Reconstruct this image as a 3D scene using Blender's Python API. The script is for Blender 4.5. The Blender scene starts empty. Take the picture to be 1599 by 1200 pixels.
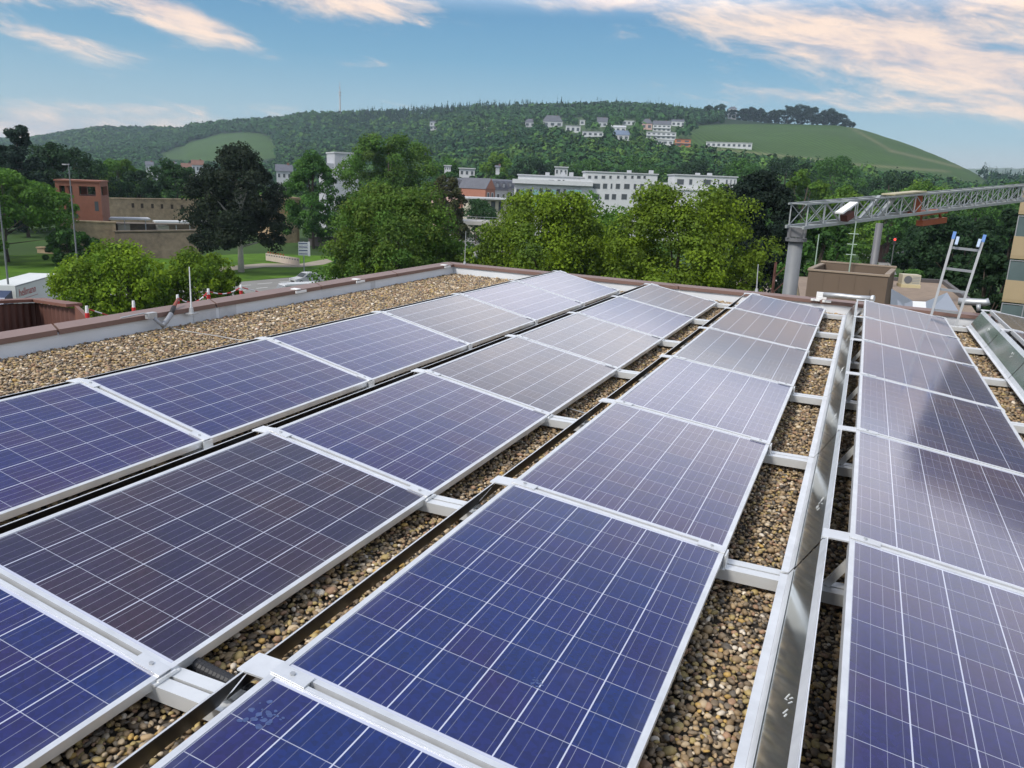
import bpy, math, random
import numpy as np
from mathutils import Vector, Matrix
random.seed(7); rng = np.random.default_rng(7)
S = bpy.context.scene
COL = S.collection
R = math.radians

# ------------------------------------------------------------------ camera
FPX, YAW, PITCH, ROLL = 1256.68, -0.4002, -0.2435, 0.0424
CX, CY, CZ = 4.2318, -1.6644, 1.4761
def cam_axes():
    cy, sy, cp, sp = math.cos(YAW), math.sin(YAW), math.cos(PITCH), math.sin(PITCH)
    f = np.array([sy*cp, cy*cp, sp]); r = np.array([cy, -sy, 0.0]); u = np.cross(r, f)
    cr, sr = math.cos(ROLL), math.sin(ROLL)
    return np.array([cr*r+sr*u, -sr*r+cr*u, f])
AX = cam_axes(); CAMP = np.array([CX, CY, CZ])
cd = bpy.data.cameras.new('camera'); cam = bpy.data.objects.new('camera', cd); COL.objects.link(cam)
cd.sensor_width = 36.0; cd.lens = FPX/1599*36.0; cd.clip_start = 0.05; cd.clip_end = 20000
m = Matrix.Identity(4)
for i in range(3):
    m[i][0], m[i][1], m[i][2], m[i][3] = AX[0][i], AX[1][i], -AX[2][i], CAMP[i]
cam.matrix_world = m
S.camera = cam
G = -12.5                                                     # street level; the roof we stand on is near z = 0

def ray(u, v):
    d = AX.T @ np.array([(u-799.5)/FPX, (600-v)/FPX, 1.0]); return d/np.linalg.norm(d)
def at(u, v, r):                                              # point seen at (u,v) at horizontal distance r
    d = ray(u, v); return CAMP + d*r/math.hypot(d[0], d[1])
def onz(u, v, z=G):
    d = ray(u, v); return CAMP + d*(z-CZ)/d[2]
def aty(u, v, y):
    d = ray(u, v); return CAMP + d*(y-CY)/d[1]
def horizon(u): return 288-.0424*(u-800)

# ------------------------------------------------------------------ world
SUN_EL, SUN_AZ = 48, 205                                      # compass-like azimuth, clockwise from +Y
W = bpy.data.worlds.new("World"); S.world = W; W.use_nodes = True
nt = W.node_tree; nt.nodes.clear()
class NX:                                                     # tiny node-expression helper
    def __init__(s, nt): s.nt = nt
    def link(s, sock, v):
        if isinstance(v, (int, float)): sock.default_value = v
        elif isinstance(v, (tuple, list)): sock.default_value = v if len(v) == len(sock.default_value) else (*v, 1)
        else: s.nt.links.new(v, sock)
    def M(s, op, a, b=0.0, c=0.0, clamp=False):
        n = s.nt.nodes.new('ShaderNodeMath'); n.operation = op; n.use_clamp = clamp
        s.link(n.inputs[0], a); s.link(n.inputs[1], b)
        if op in ('MULTIPLY_ADD', 'WRAP', 'SMOOTH_MIN', 'COMPARE'): s.link(n.inputs[2], c)
        return n.outputs[0]
    def step(s, v, a, b):                                     # smoothstep a..b -> 0..1
        n = s.nt.nodes.new('ShaderNodeMapRange'); n.interpolation_type = 'SMOOTHSTEP'
        s.link(n.inputs['Value'], v); n.inputs['From Min'].default_value = a; n.inputs['From Max'].default_value = b
        return n.outputs[0]
    def mix(s, f, a, b, mode='MIX'):
        n = s.nt.nodes.new('ShaderNodeMix'); n.data_type = 'RGBA'; n.blend_type = mode
        s.link(n.inputs[0], f); s.link(n.inputs[6], a); s.link(n.inputs[7], b); return n.outputs[2]
    def noise(s, vec, scale, detail=4, rough=.55, dist=0.0, out=0):
        n = s.nt.nodes.new('ShaderNodeTexNoise')
        if vec is not None: s.nt.links.new(vec, n.inputs['Vector'])
        n.inputs['Scale'].default_value = scale; n.inputs['Detail'].default_value = detail
        n.inputs['Roughness'].default_value = rough; n.inputs['Distortion'].default_value = dist
        return n.outputs[out]
    def ramp(s, v, stops):
        n = s.nt.nodes.new('ShaderNodeValToRGB'); s.link(n.inputs[0], v); e = n.color_ramp.elements
        while len(e) < len(stops): e.new(.5)
        for q, (p, c) in zip(e, stops): q.position = p; q.color = (*c, 1)
        return n.outputs[0]
    def sep(s, v):
        n = s.nt.nodes.new('ShaderNodeSeparateXYZ'); s.nt.links.new(v, n.inputs[0]); return n.outputs
    def comb(s, x, y, z):
        n = s.nt.nodes.new('ShaderNodeCombineXYZ'); s.link(n.inputs[0], x); s.link(n.inputs[1], y); s.link(n.inputs[2], z); return n.outputs[0]
x = NX(nt)
tc = nt.nodes.new('ShaderNodeTexCoord'); dirv = tc.outputs['Generated']
dx, dy, dz = x.sep(dirv)[0:3]
el = x.M('MULTIPLY', x.M('ARCSINE', dz), 180/math.pi)
az = x.M('MULTIPLY', x.M('ARCTAN2', dx, dy), 180/math.pi)
sky = nt.nodes.new('ShaderNodeTexSky'); sky.sky_type = 'NISHITA'; sky.sun_disc = False
sky.sun_elevation = R(SUN_EL); sky.sun_rotation = R(SUN_AZ); sky.air_density = 1.2; sky.dust_density = 1.0; sky.ozone_density = 3.0
SKY_STR = 0.1
blue = x.ramp(x.M('DIVIDE', el, 30.0), [(0.0, (6.6, 5.6, 5.1)), (.04, (5.2, 5.2, 5.2)), (.12, (2.7, 4.3, 5.3)), (.26, (1.05, 2.9, 4.5)), (.40, (.45, 2.0, 3.9)), (1.0, (.6, 1.9, 3.8))])
base = x.mix(.78, sky.outputs[0], blue)
# clouds: soft streaky noise gathered into a few banks
cv = x.comb(x.M('MULTIPLY', az, .050), x.M('MULTIPLY', x.M('ADD', el, x.M('MULTIPLY', az, .17)), .20), 0.3)
n1 = x.noise(cv, 3.4, 9, .62, .5); n2 = x.noise(cv, 11.0, 8, .66, .3)
nn = x.M('ADD', x.M('MULTIPLY', n1, .76), x.M('MULTIPLY', n2, .24))
banks = [  # az, el, half width az, half height el, tilt (el per az), weight
    (2.0, 8.3, 15.0, 2.0, -.19, 1.35), (6.0, 11.5, 9, 1.5, -.05, 1.0), (-35.5, 11.1, 5.6, 1.0, -.10, 1.35), (-45.4, 9.2, 5.0, .95, -.28, 1.35),
    (-51.5, 7.0, 5.0, .6, -.16, .85), (-18.0, 11.9, 4.5, .85, .04, 1.15), (-55, 9.4, 4, 1.0, 0, .95), (-50, 1.9, 15, 1.1, 0.0, 1.0), (-46, 3.7, 9, .55, .06, .55), (-8.5, 6.3, 6.0, .8, -.1, .52),
    (4, 5.5, 9, .7, -.05, .45), (-34.5, 7.1, 3.2, .35, .03, .55), (-37.0, 1.9, 3.0, .5, .0, .6)]
msum = None
for (a0, e0, wa, we, tl, wt) in banks:
    da = x.M('SUBTRACT', az, a0); de = x.M('SUBTRACT', x.M('SUBTRACT', el, e0), x.M('MULTIPLY', da, tl))
    q = x.M('ADD', x.M('POWER', x.M('ABSOLUTE', x.M('DIVIDE', da, wa)), 2.0), x.M('POWER', x.M('ABSOLUTE', x.M('DIVIDE', de, we)), 2.0))
    g = x.M('MULTIPLY', x.M('EXPONENT', x.M('MULTIPLY', q, -.8)), wt)
    msum = g if msum is None else x.M('ADD', msum, g)
cl = x.step(x.M('ADD', x.M('MULTIPLY', msum, .70), x.M('MULTIPLY', x.M('SUBTRACT', nn, .5), 2.1)), .22, .95)
cl = x.M('MULTIPLY', cl, .93)
ccol = x.mix(x.step(nn, .36, .62), (5.6, 4.8, 4.9, 1), (8.9, 6.9, 5.5, 1))
col = x.mix(cl, base, ccol)
# overhead: a bright, loosely broken overcast deck
ov = x.M('MULTIPLY', x.step(el, 10.4, 15.0), .95)
deck = x.mix(x.step(n1, .35, .65), (12.0, 12.4, 13.6, 1), (16.2, 15.5, 15.4, 1))
deck = x.mix(x.step(el, 14.0, 33.0), deck, (3.6, 4.2, 5.6, 1))
col = x.mix(ov, col, deck)
bg = nt.nodes.new('ShaderNodeBackground'); bg.inputs['Strength'].default_value = SKY_STR
nt.links.new(col, bg.inputs['Color'])
wo = nt.nodes.new('ShaderNodeOutputWorld'); nt.links.new(bg.outputs[0], wo.inputs['Surface'])

sl = bpy.data.lights.new('sun', 'SUN'); sl.energy = 2.7; sl.angle = R(14); sl.color = (1.0, .95, .87)
so = bpy.data.objects.new('sun', sl); COL.objects.link(so)
sd = Vector((math.sin(R(SUN_AZ))*math.cos(R(SUN_EL)), math.cos(R(SUN_AZ))*math.cos(R(SUN_EL)), math.sin(R(SUN_EL))))
so.rotation_euler = sd.to_track_quat('Z', 'Y').to_euler(); so.location = (0, 0, 50)
S.view_settings.view_transform = 'Standard'; S.view_settings.look = 'None'; S.view_settings.exposure = 0.4; S.view_settings.gamma = 1.0
S.cycles.max_bounces = 6; S.cycles.diffuse_bounces = 2; S.cycles.glossy_bounces = 3; S.cycles.transmission_bounces = 3; S.cycles.transparent_max_bounces = 4; S.cycles.volume_bounces = 0

# ------------------------------------------------------------------ materials
MATS = {}
def new_mat(name):
    mt = bpy.data.materials.new(name); mt.use_nodes = True
    t = mt.node_tree; b = t.nodes['Principled BSDF']; return mt, t, b, NX(t)
def mat(name, c, rough=.7, metal=0.0, var=.0, scale=8.0, bump=0.0, spec=.5, var2=None):
    if name in MATS: return MATS[name]
    mt, t, b, q = new_mat(name)
    b.inputs['Roughness'].default_value = rough; b.inputs['Metallic'].default_value = metal
    b.inputs['Specular IOR Level'].default_value = spec
    if var > 0 or bump > 0:
        tcn = t.nodes.new('ShaderNodeTexCoord'); v = tcn.outputs['Object']
        n = q.noise(v, scale, 6, .6); n2 = q.noise(v, scale*.17, 3, .5)
        s = q.M('ADD', q.M('MULTIPLY', n, .6), q.M('MULTIPLY', n2, .4))
        lo = tuple(k*(1-var) for k in c); hi = tuple(min(1, k*(1+var)) for k in c)
        if var2: lo = var2
        t.links.new(q.ramp(s, [(.3, lo), (.7, hi)]), b.inputs['Base Color'])
        if bump > 0:
            bn = t.nodes.new('ShaderNodeBump'); bn.inputs['Strength'].default_value = bump; bn.inputs['Distance'].default_value = .02
            t.links.new(n, bn.inputs['Height']); t.links.new(bn.outputs[0], b.inputs['Normal'])
    else: b.inputs['Base Color'].default_value = (*c, 1)
    MATS[name] = mt; return mt
def vcol_mat(name, rough=.8, gain=1.0, trans=0.0, spec=.3, var=.25, scale=1.0):
    mt, t, b, q = new_mat(name)
    a = t.nodes.new('ShaderNodeVertexColor'); a.layer_name = 'tint'
    tcn = t.nodes.new('ShaderNodeTexCoord')
    n = q.noise(tcn.outputs['Object'], scale, 4, .6)
    f = q.M('ADD', q.M('MULTIPLY', n, var*2), gain-var)
    c = q.mix(1.0, a.outputs[0], q.comb(f, f, f), 'MULTIPLY')
    t.links.new(c, b.inputs['Base Color']); b.inputs['Roughness'].default_value = rough; b.inputs['Specular IOR Level'].default_value = spec
    if trans > 0:
        tr = t.nodes.new('ShaderNodeBsdfTranslucent'); t.links.new(c, tr.inputs[0])
        ms = t.nodes.new('ShaderNodeMixShader'); ms.inputs[0].default_value = trans
        o = t.nodes['Material Output']
        t.links.new(b.outputs[0], ms.inputs[1]); t.links.new(tr.outputs[0], ms.inputs[2]); t.links.new(ms.outputs[0], o.inputs['Surface'])
    MATS[name] = mt; return mt

# ------------------------------------------------------------------ mesh builder
class MB:
    def __init__(s): s.v = []; s.f = []
    def add(s, vs, fs):
        o = len(s.v); s.v += [tuple(map(float, p)) for p in vs]; s.f += [tuple(o+i for i in q) for q in fs]
    def box(s, x0, y0, z0, x1, y1, z1):
        s.add([(x0,y0,z0),(x1,y0,z0),(x1,y1,z0),(x0,y1,z0),(x0,y0,z1),(x1,y0,z1),(x1,y1,z1),(x0,y1,z1)],
              [(3,2,1,0),(4,5,6,7),(0,1,5,4),(1,2,6,5),(2,3,7,6),(3,0,4,7)])
    def obox(s, M4, x0, y0, z0, x1, y1, z1):
        b = MB(); b.box(x0,y0,z0,x1,y1,z1); s.add([M4 @ Vector(p) for p in b.v], b.f)
    def beam(s, a, b, w, h, up=(0,0,1)):                      # rectangular bar from a to b
        a = Vector(a); b = Vector(b); d = (b-a).normalized(); sx = d.cross(Vector(up))
        if sx.length < 1e-4: sx = d.cross(Vector((1,0,0)))
        sx.normalize(); uz = sx.cross(d)
        vs = [p+sx*i*w/2+uz*j*h/2 for p in (a,b) for i,j in ((-1,-1),(1,-1),(1,1),(-1,1))]
        s.add(vs, [(0,1,2,3),(7,6,5,4),(0,4,5,1),(1,5,6,2),(2,6,7,3),(3,7,4,0)])
    def tube(s, pts, r, n=8, r1=None, cap=True):
        pts = [Vector(p) for p in pts]; N = len(pts); rs = [r + ((r1 if r1 is not None else r)-r)*i/max(1,N-1) for i in range(N)]
        o = len(s.v); px = None
        for i, p in enumerate(pts):
            d = (pts[min(i+1,N-1)]-pts[max(i-1,0)]).normalized()
            if px is None:
                px = d.cross(Vector((0,0,1)))
                if px.length < 1e-3: px = Vector((1,0,0))
            px = (px - d*px.dot(d)).normalized(); py = d.cross(px)
            for k in range(n):
                a = 2*math.pi*k/n; q = p+(px*math.cos(a)+py*math.sin(a))*rs[i]; s.v.append(tuple(q))
        for i in range(N-1):
            for k in range(n):
                s.f.append((o+i*n+k, o+i*n+(k+1)%n, o+(i+1)*n+(k+1)%n, o+(i+1)*n+k))
        if cap: s.f.append(tuple(o+k for k in range(n))[::-1]); s.f.append(tuple(o+(N-1)*n+k for k in range(n)))
    def quad(s, a, b, c, d): s.add([a,b,c,d], [(0,1,2,3)])
    def build(s, name, mt, parent=None, smooth=False, loc=None, rz=0.0):
        me = bpy.data.meshes.new(name); me.from_pydata(s.v, [], s.f); me.update()
        if smooth: me.polygons.foreach_set('use_smooth', [True]*len(me.polygons))
        if mt: me.materials.append(mt)
        return link(name, me, parent, loc, rz)
def link(name, me, parent=None, loc=None, rz=0.0):
    o = bpy.data.objects.new(name, me); COL.objects.link(o)
    if parent is not None: o.parent = parent
    if loc is not None: o.location = loc
    o.rotation_euler.z = rz
    return o
def tag(o, label=None, cat=None, group=None, kind=None):
    if label: o['label'] = label
    if cat: o['category'] = cat
    if group: o['group'] = group
    if kind: o['kind'] = kind
    return o
def thing(name, label, cat, loc=(0,0,0), rz=0.0, group=None):
    o = bpy.data.objects.new(name, None); COL.objects.link(o); o.location = loc; o.rotation_euler.z = rz; o.empty_display_size = .2
    return tag(o, label, cat, group)
def kids(o): return [c for c in bpy.data.objects if c.parent == o]
def dup(o, parent=None, label=None):
    c = o.copy(); COL.objects.link(c)
    if parent is not None: c.parent = parent
    if label: c['label'] = label
    for ch in kids(o): dup(ch, c)
    return c
def np_mesh(name, V, F, mt, tint=None, smooth=False, parent=None, nper=None):
    """V (n,3), F (m,k) arrays -> object; tint (n,3) per-vertex colour"""
    me = bpy.data.meshes.new(name); k = F.shape[1]
    me.vertices.add(len(V)); me.vertices.foreach_set('co', V.astype(np.float32).ravel())
    me.loops.add(F.size); me.loops.foreach_set('vertex_index', F.astype(np.int32).ravel())
    me.polygons.add(len(F)); me.polygons.foreach_set('loop_start', np.arange(0, F.size, k, dtype=np.int32))
    if smooth: me.polygons.foreach_set('use_smooth', np.ones(len(F), bool))
    if tint is not None:
        a = me.color_attributes.new('tint', 'FLOAT_COLOR', 'POINT')
        c = np.ones((len(V), 4), np.float32); c[:, :3] = tint; a.data.foreach_set('color', c.ravel())
    me.update(); me.validate()
    me.materials.append(mt)
    return link(name, me, parent)
def ico(sub):
    import bmesh
    bm = bmesh.new(); bmesh.ops.create_icosphere(bm, subdivisions=sub, radius=1.0)
    V = np.array([v.co[:] for v in bm.verts]); F = np.array([[v.index for v in f.verts] for f in bm.faces]); bm.free(); return V, F

# materials used on the roof
ALU = mat('aluminium', (.72, .73, .74), .40, .5, .16, 9)
ALU2 = mat('rail_aluminium', (.74, .75, .75), .42, .5, .10, 5)
STEEL = mat('galvanised_steel', (.46, .47, .48), .5, .6, .15, 12)
SHEET = mat('mirror_sheet', (.70, .74, .73), .12, .92, .12, 4)
BLACKL = mat('black_inner_face', (.010, .010, .012), .40, 0, .5, 14, 0, .15)
DARKSLOT = mat('black_rubber', (.02, .02, .022), .7)
MEMB = mat('roof_membrane', (.66, .68, .71), .6, 0, .12, 1.6, .05)
CAPM = mat('brown_coping', (.185, .112, .092), .5, 0, .18, 1.3, .0)
WHITEP = mat('white_plastic', (.78, .78, .77), .5)
REDP = mat('red_plastic', (.55, .03, .03), .5)

# ------------------------------------------------------------------ solar cells
def solar_mat(name, tone, tone2):
    mt, t, b, q = new_mat(name)
    tcn = t.nodes.new('ShaderNodeTexCoord'); sx, sy, sz = q.sep(tcn.outputs['Object'])[0:3]
    # panel frame of reference: sx = 0.99 (down the slope), sy = 1.65 (along the row)
    P = .1585
    a = q.M('DIVIDE', q.M('SUBTRACT', sx, .0195), P); c = q.M('DIVIDE', q.M('SUBTRACT', sy, .0325), P)
    fa = q.M('FRACT', a); fc = q.M('FRACT', c); ia = q.M('FLOOR', a); ic = q.M('FLOOR', c)
    da = q.M('MULTIPLY', q.M('MINIMUM', fa, q.M('SUBTRACT', 1.0, fa)), P); dc = q.M('MULTIPLY', q.M('MINIMUM', fc, q.M('SUBTRACT', 1.0, fc)), P)
    la = q.M('LESS_THAN', da, .0021); lc = q.M('LESS_THAN', dc, .0013)
    out = q.M('MAXIMUM', q.M('MAXIMUM', q.M('LESS_THAN', a, 0.0), q.M('GREATER_THAN', a, 6.0)), q.M('MAXIMUM', q.M('LESS_THAN', c, 0.0), q.M('GREATER_THAN', c, 10.0)))
    fb = q.M('FRACT', q.M('ADD', q.M('MULTIPLY', fa, 4.0), 0.0)); db = q.M('ABSOLUTE', q.M('SUBTRACT', fb, .5))
    oi = t.nodes.new('ShaderNodeObjectInfo')
    wn = t.nodes.new('ShaderNodeTexWhiteNoise'); wn.noise_dimensions = '4D'
    t.links.new(q.comb(ia, ic, 0.0), wn.inputs['Vector']); t.links.new(q.M('MULTIPLY', oi.outputs['Random'], 91.0), wn.inputs['W'])
    rnd = wn.outputs['Value']
    bb = q.M('MULTIPLY', q.M('LESS_THAN', db, .022), q.M('ADD', .15, q.M('MULTIPLY', rnd, .30)))
    line = q.M('MAXIMUM', q.M('MAXIMUM', la, q.M('MULTIPLY', lc, .72)), q.M('MAXIMUM', bb, out), clamp=True)
    vr = t.nodes.new('ShaderNodeTexVoronoi'); vr.inputs['Scale'].default_value = 70.0; t.links.new(tcn.outputs['Object'], vr.inputs['Vector'])
    cry = q.sep(vr.outputs['Color'])[0]
    big = q.noise(tcn.outputs['Object'], 2.2, 3, .5)
    f = q.M('ADD', q.M('MULTIPLY', rnd, .75), q.M('MULTIPLY', q.M('SUBTRACT', big, .5), 1.9), clamp=True)
    base = q.mix(f, tone, tone2)
    lum = q.M('ADD', .78, q.M('ADD', q.M('MULTIPLY', cry, .42), q.M('MULTIPLY', rnd, .22)))
    base = q.mix(1.0, base, q.comb(lum, lum, lum), 'MULTIPLY')
    colr = q.mix(line, base, (.50, .52, .62))
    grime = q.noise(tcn.outputs['Object'], 3.1, 7, .7)
    low = q.M('ADD', q.step(sx, .90, .985), q.step(sx, .07, .012), clamp=True)         # dust gathers along the frame
    gf = q.M('ADD', q.M('MULTIPLY', low, q.M('MULTIPLY', grime, .16)), q.M('MULTIPLY', q.step(grime, .52, .80), .05))
    colr = q.mix(gf, colr, (.30, .29, .27))
    t.links.new(colr, b.inputs['Base Color'])
    dust = q.noise(tcn.outputs['Object'], 5.0, 6, .65)
    t.links.new(q.M('ADD', .085, q.M('MULTIPLY', dust, .08)), b.inputs['Roughness'])
    b.inputs['IOR'].default_value = 1.52; b.inputs['Specular IOR Level'].default_value = .5; b.inputs['Coat Weight'].default_value = .34; b.inputs['Coat Roughness'].default_value = .08; b.inputs['Coat IOR'].default_value = 1.5
    return mt
TONES = {
    'deep blue': solar_mat('solar_cells_blue', (.002, .014, .105), (.012, .008, .070)),
    'violet blue': solar_mat('solar_cells_violet', (.008, .010, .092), (.024, .011, .062)),
    'plum grey': solar_mat('solar_cells_plum', (.014, .009, .040), (.026, .011, .022)),
    'pale slate blue': solar_mat('solar_cells_slate', (.008, .014, .105), (.015, .010, .080)),
}
PL = 1.67; PW = .99; PLEN = 1.65
ROWS = [  # name, x of high edge, z of low edge, tilt, y offset, first k, last k
    ('leftmost', 0.0, 0.0, .2164, 0.0, -1, 6), ('second', 1.4487, -.0375, .183, -.0329, -2, 6), ('third', 2.8848, .0138, .1253, -.081, -2, 6),
    ('fourth', 4.333, .0363, .1433, -.0683, -2, 6), ('rightmost', 5.79, .045, .1433, -.072, 2, 6)]
ORD = {0: 'first', 1: 'second', 2: 'third', 3: 'fourth', 4: 'fifth', 5: 'sixth', 6: 'seventh', 7: 'eighth'}
tone_tab = {(0,0):'violet blue',(0,1):'violet blue',(0,2):'pale slate blue',(0,3):'plum grey',(1,-1):'deep blue',(1,0):'plum grey',(1,1):'violet blue',(1,2):'plum grey',(1,3):'plum grey',
            (2,-1):'deep blue',(2,0):'deep blue',(2,1):'violet blue',(2,2):'pale slate blue',(2,3):'plum grey',(2,-2):'deep blue',(3,0):'violet blue',(3,1):'violet blue',(3,2):'deep blue',(3,3):'deep blue',(3,4):'deep blue',(3,5):'deep blue',(3,-1):'violet blue'}
fm = MB(); L = .032; H = .038                                   # frame: four bars, lip 22 mm
fm.box(0, 0, -H, .011, PLEN, 0); fm.box(PW-.011, 0, -H, PW, PLEN, 0); fm.box(.011, 0, -H, PW-.011, .011, 0); fm.box(.011, PLEN-.011, -H, PW-.011, PLEN, 0)
fm.box(.011, .011, -.003, .019, PLEN-.011, -.0002); fm.box(PW-.019, .011, -.003, PW-.011, PLEN-.011, -.0002)
fm.box(.019, .011, -.003, PW-.019, .019, -.0002); fm.box(.019, PLEN-.019, -.003, PW-.019, PLEN-.011, -.0002)
frame_me = bpy.data.meshes.new('frame'); frame_me.from_pydata(fm.v, [], fm.f); frame_me.materials.append(ALU)
gl = {}
for tn, mt in TONES.items():
    g = MB(); g.box(.0115, .0115, -.008, PW-.0115, PLEN-.0115, -.0035)
    me = bpy.data.meshes.new('cell_laminate'); me.from_pydata(g.v, [], g.f); me.materials.append(mt); gl[tn] = me
jb = MB(); jb.box(.06, .75, -.034, .17, .90, -.010); jb_me = bpy.data.meshes.new('junction_box'); jb_me.from_pydata(jb.v, [], jb.f); jb_me.materials.append(DARKSLOT)
def vis_k(ri):
    return range({0: 0, 1: -1, 2: -1, 3: 0, 4: 2}[ri], 6)
panel_of = {}
for ri, (rn, xh, zl, tl, yo, k0, k1) in enumerate(ROWS):
    zh = zl+PW*math.sin(tl)
    for k in vis_k(ri):
        tn = tone_tab.get((ri, k), 'pale slate blue' if (k+ri) % 3 else 'plum grey')
        far = 5-k
        where = f"{ORD[far]} from the far parapet" if far else "next to the far parapet"
        t = thing('solar_panel', f"{tn} solar panel, {where} in the {rn} row", 'solar panel', (xh, k*PL+yo+.01, zh), 0, 'solar panels in tilted rows on the gravel roof')
        t.rotation_euler = (0, tl, 0)
        link('frame', frame_me, t); link('cell_laminate', gl[tn], t); link('junction_box', jb_me, t)
        panel_of[(ri, k)] = t
# dried droppings on two near panels
def splat(parent, cx, cy, r, seed):
    g = np.random.default_rng(seed); b = MB()
    for j in range(26):
        ox, oy, rr = cx+g.normal(0, r*.5), cy+g.normal(0, r*.5), r*g.uniform(.05, .20)
        n = 9; vs = [(ox+rr*g.uniform(.7, 1.2)*math.cos(2*math.pi*i/n), oy+rr*g.uniform(.7, 1.2)*math.sin(2*math.pi*i/n), -.0033+.00005*j) for i in range(n)]
        b.add(vs, [tuple(range(n))])
    b.build('bird_dropping', mat('dried_dropping', (.05, .08, .20), .8, 0, .4, 90), parent)
splat(panel_of[(2, 0)], .64, .37, .022, 1); splat(panel_of[(2, -1)], .10, 1.50, .05, 2)

# ------------------------------------------------------------------ mounting rails, clamps, struts, brackets
for k in range(-1, 7):
    y0 = k*PL
    far = 6-k
    nm = f"aluminium cross rail under the panel joints, {ORD[far]} from the far parapet" if far else "aluminium cross rail under the panel ends nearest the far parapet"
    t = thing('mounting_rail', nm, 'rail', (0, y0, -.105), -.016, 'aluminium cross rails between gravel and panels')
    b = MB()
    b.box(-.42, -.055, 0, 7.2, .055, .008); b.box(-.42, -.055, .008, 7.2, -.047, .05); b.box(-.42, .047, .008, 7.2, .055, .05)
    b.box(-.42, -.047, .040, 7.2, -.006, .05); b.box(-.42, .006, .040, 7.2, .047, .05); b.box(-.42, -.006, .024, 7.2, .006, .030)
    b.build('rail_profile', ALU2, t)
    for ri, (rn, xh, zl, tl, yo, k0, k1) in enumerate(ROWS):
        if ri == 4 and k < 2: continue
        zh = zl+PW*math.sin(tl); zz = .105; yy = yo+.016*xh
        st = MB(); st.beam((xh+.05, yy, .05), (xh+.05, yy, zh+zz-.045), .05, .035, (0,1,0)); st.beam((xh-.06, yy, .055), (xh+.045, yy, zh+zz-.06), .03, .02, (0,1,0))
        st.build('strut', ALU2, t)
        xl = xh+PW*math.cos(tl)
        f = MB(); f.box(xl-.09, yy-.05, .051, xl+.012, yy+.05, .058); f.box(xl-.07, yy-.03, .058, xl-.02, yy+.03, max(.066, zl+zz-.045)); f.box(xl+.004, yy-.035, .058, xl+.012, yy+.035, zl+zz-.004)
        f.build('foot', ALU2, t)
        if 1:
            for s0, s1 in ((.0, .115), (.875, .992)):
                Mx = Matrix.Translation((xh, yy, zh+zz)) @ Matrix.Rotation(tl, 4, 'Y')
                cb = MB(); cb.obox(Mx, s0, -.024, .0015, s1, .024, .0055)
                cb.obox(Mx, s0+.004, -.009, -.035, s1-.004, .009, .0010)
                co = cb.build('clamp', ALU, t)
                bb = MB(); c0 = Mx @ Vector(((s0+s1)/2, 0, .0056)); c1 = Mx @ Vector(((s0+s1)/2, 0, .0105)); bb.tube([c0, c1], .008, 6); bb.build('bolt', STEEL, co)
            if k >= 0:
                gasket = MB(); Mx = Matrix.Translation((xh, yy, zh+zz)) @ Matrix.Rotation(tl, 4, 'Y'); gasket.obox(Mx, .116, -.0085, -.034, .874, .0085, -.026); gasket.build('joint_strip', mat('joint_grey', (.30, .31, .32), .5, .3), t)
        br = MB(); br.obox(Matrix.Translation((xh, yy, zh+zz)), -.10, -.045, -.012, .0, .045, -.006)
        br.build('bracket', ALU, t)
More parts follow.
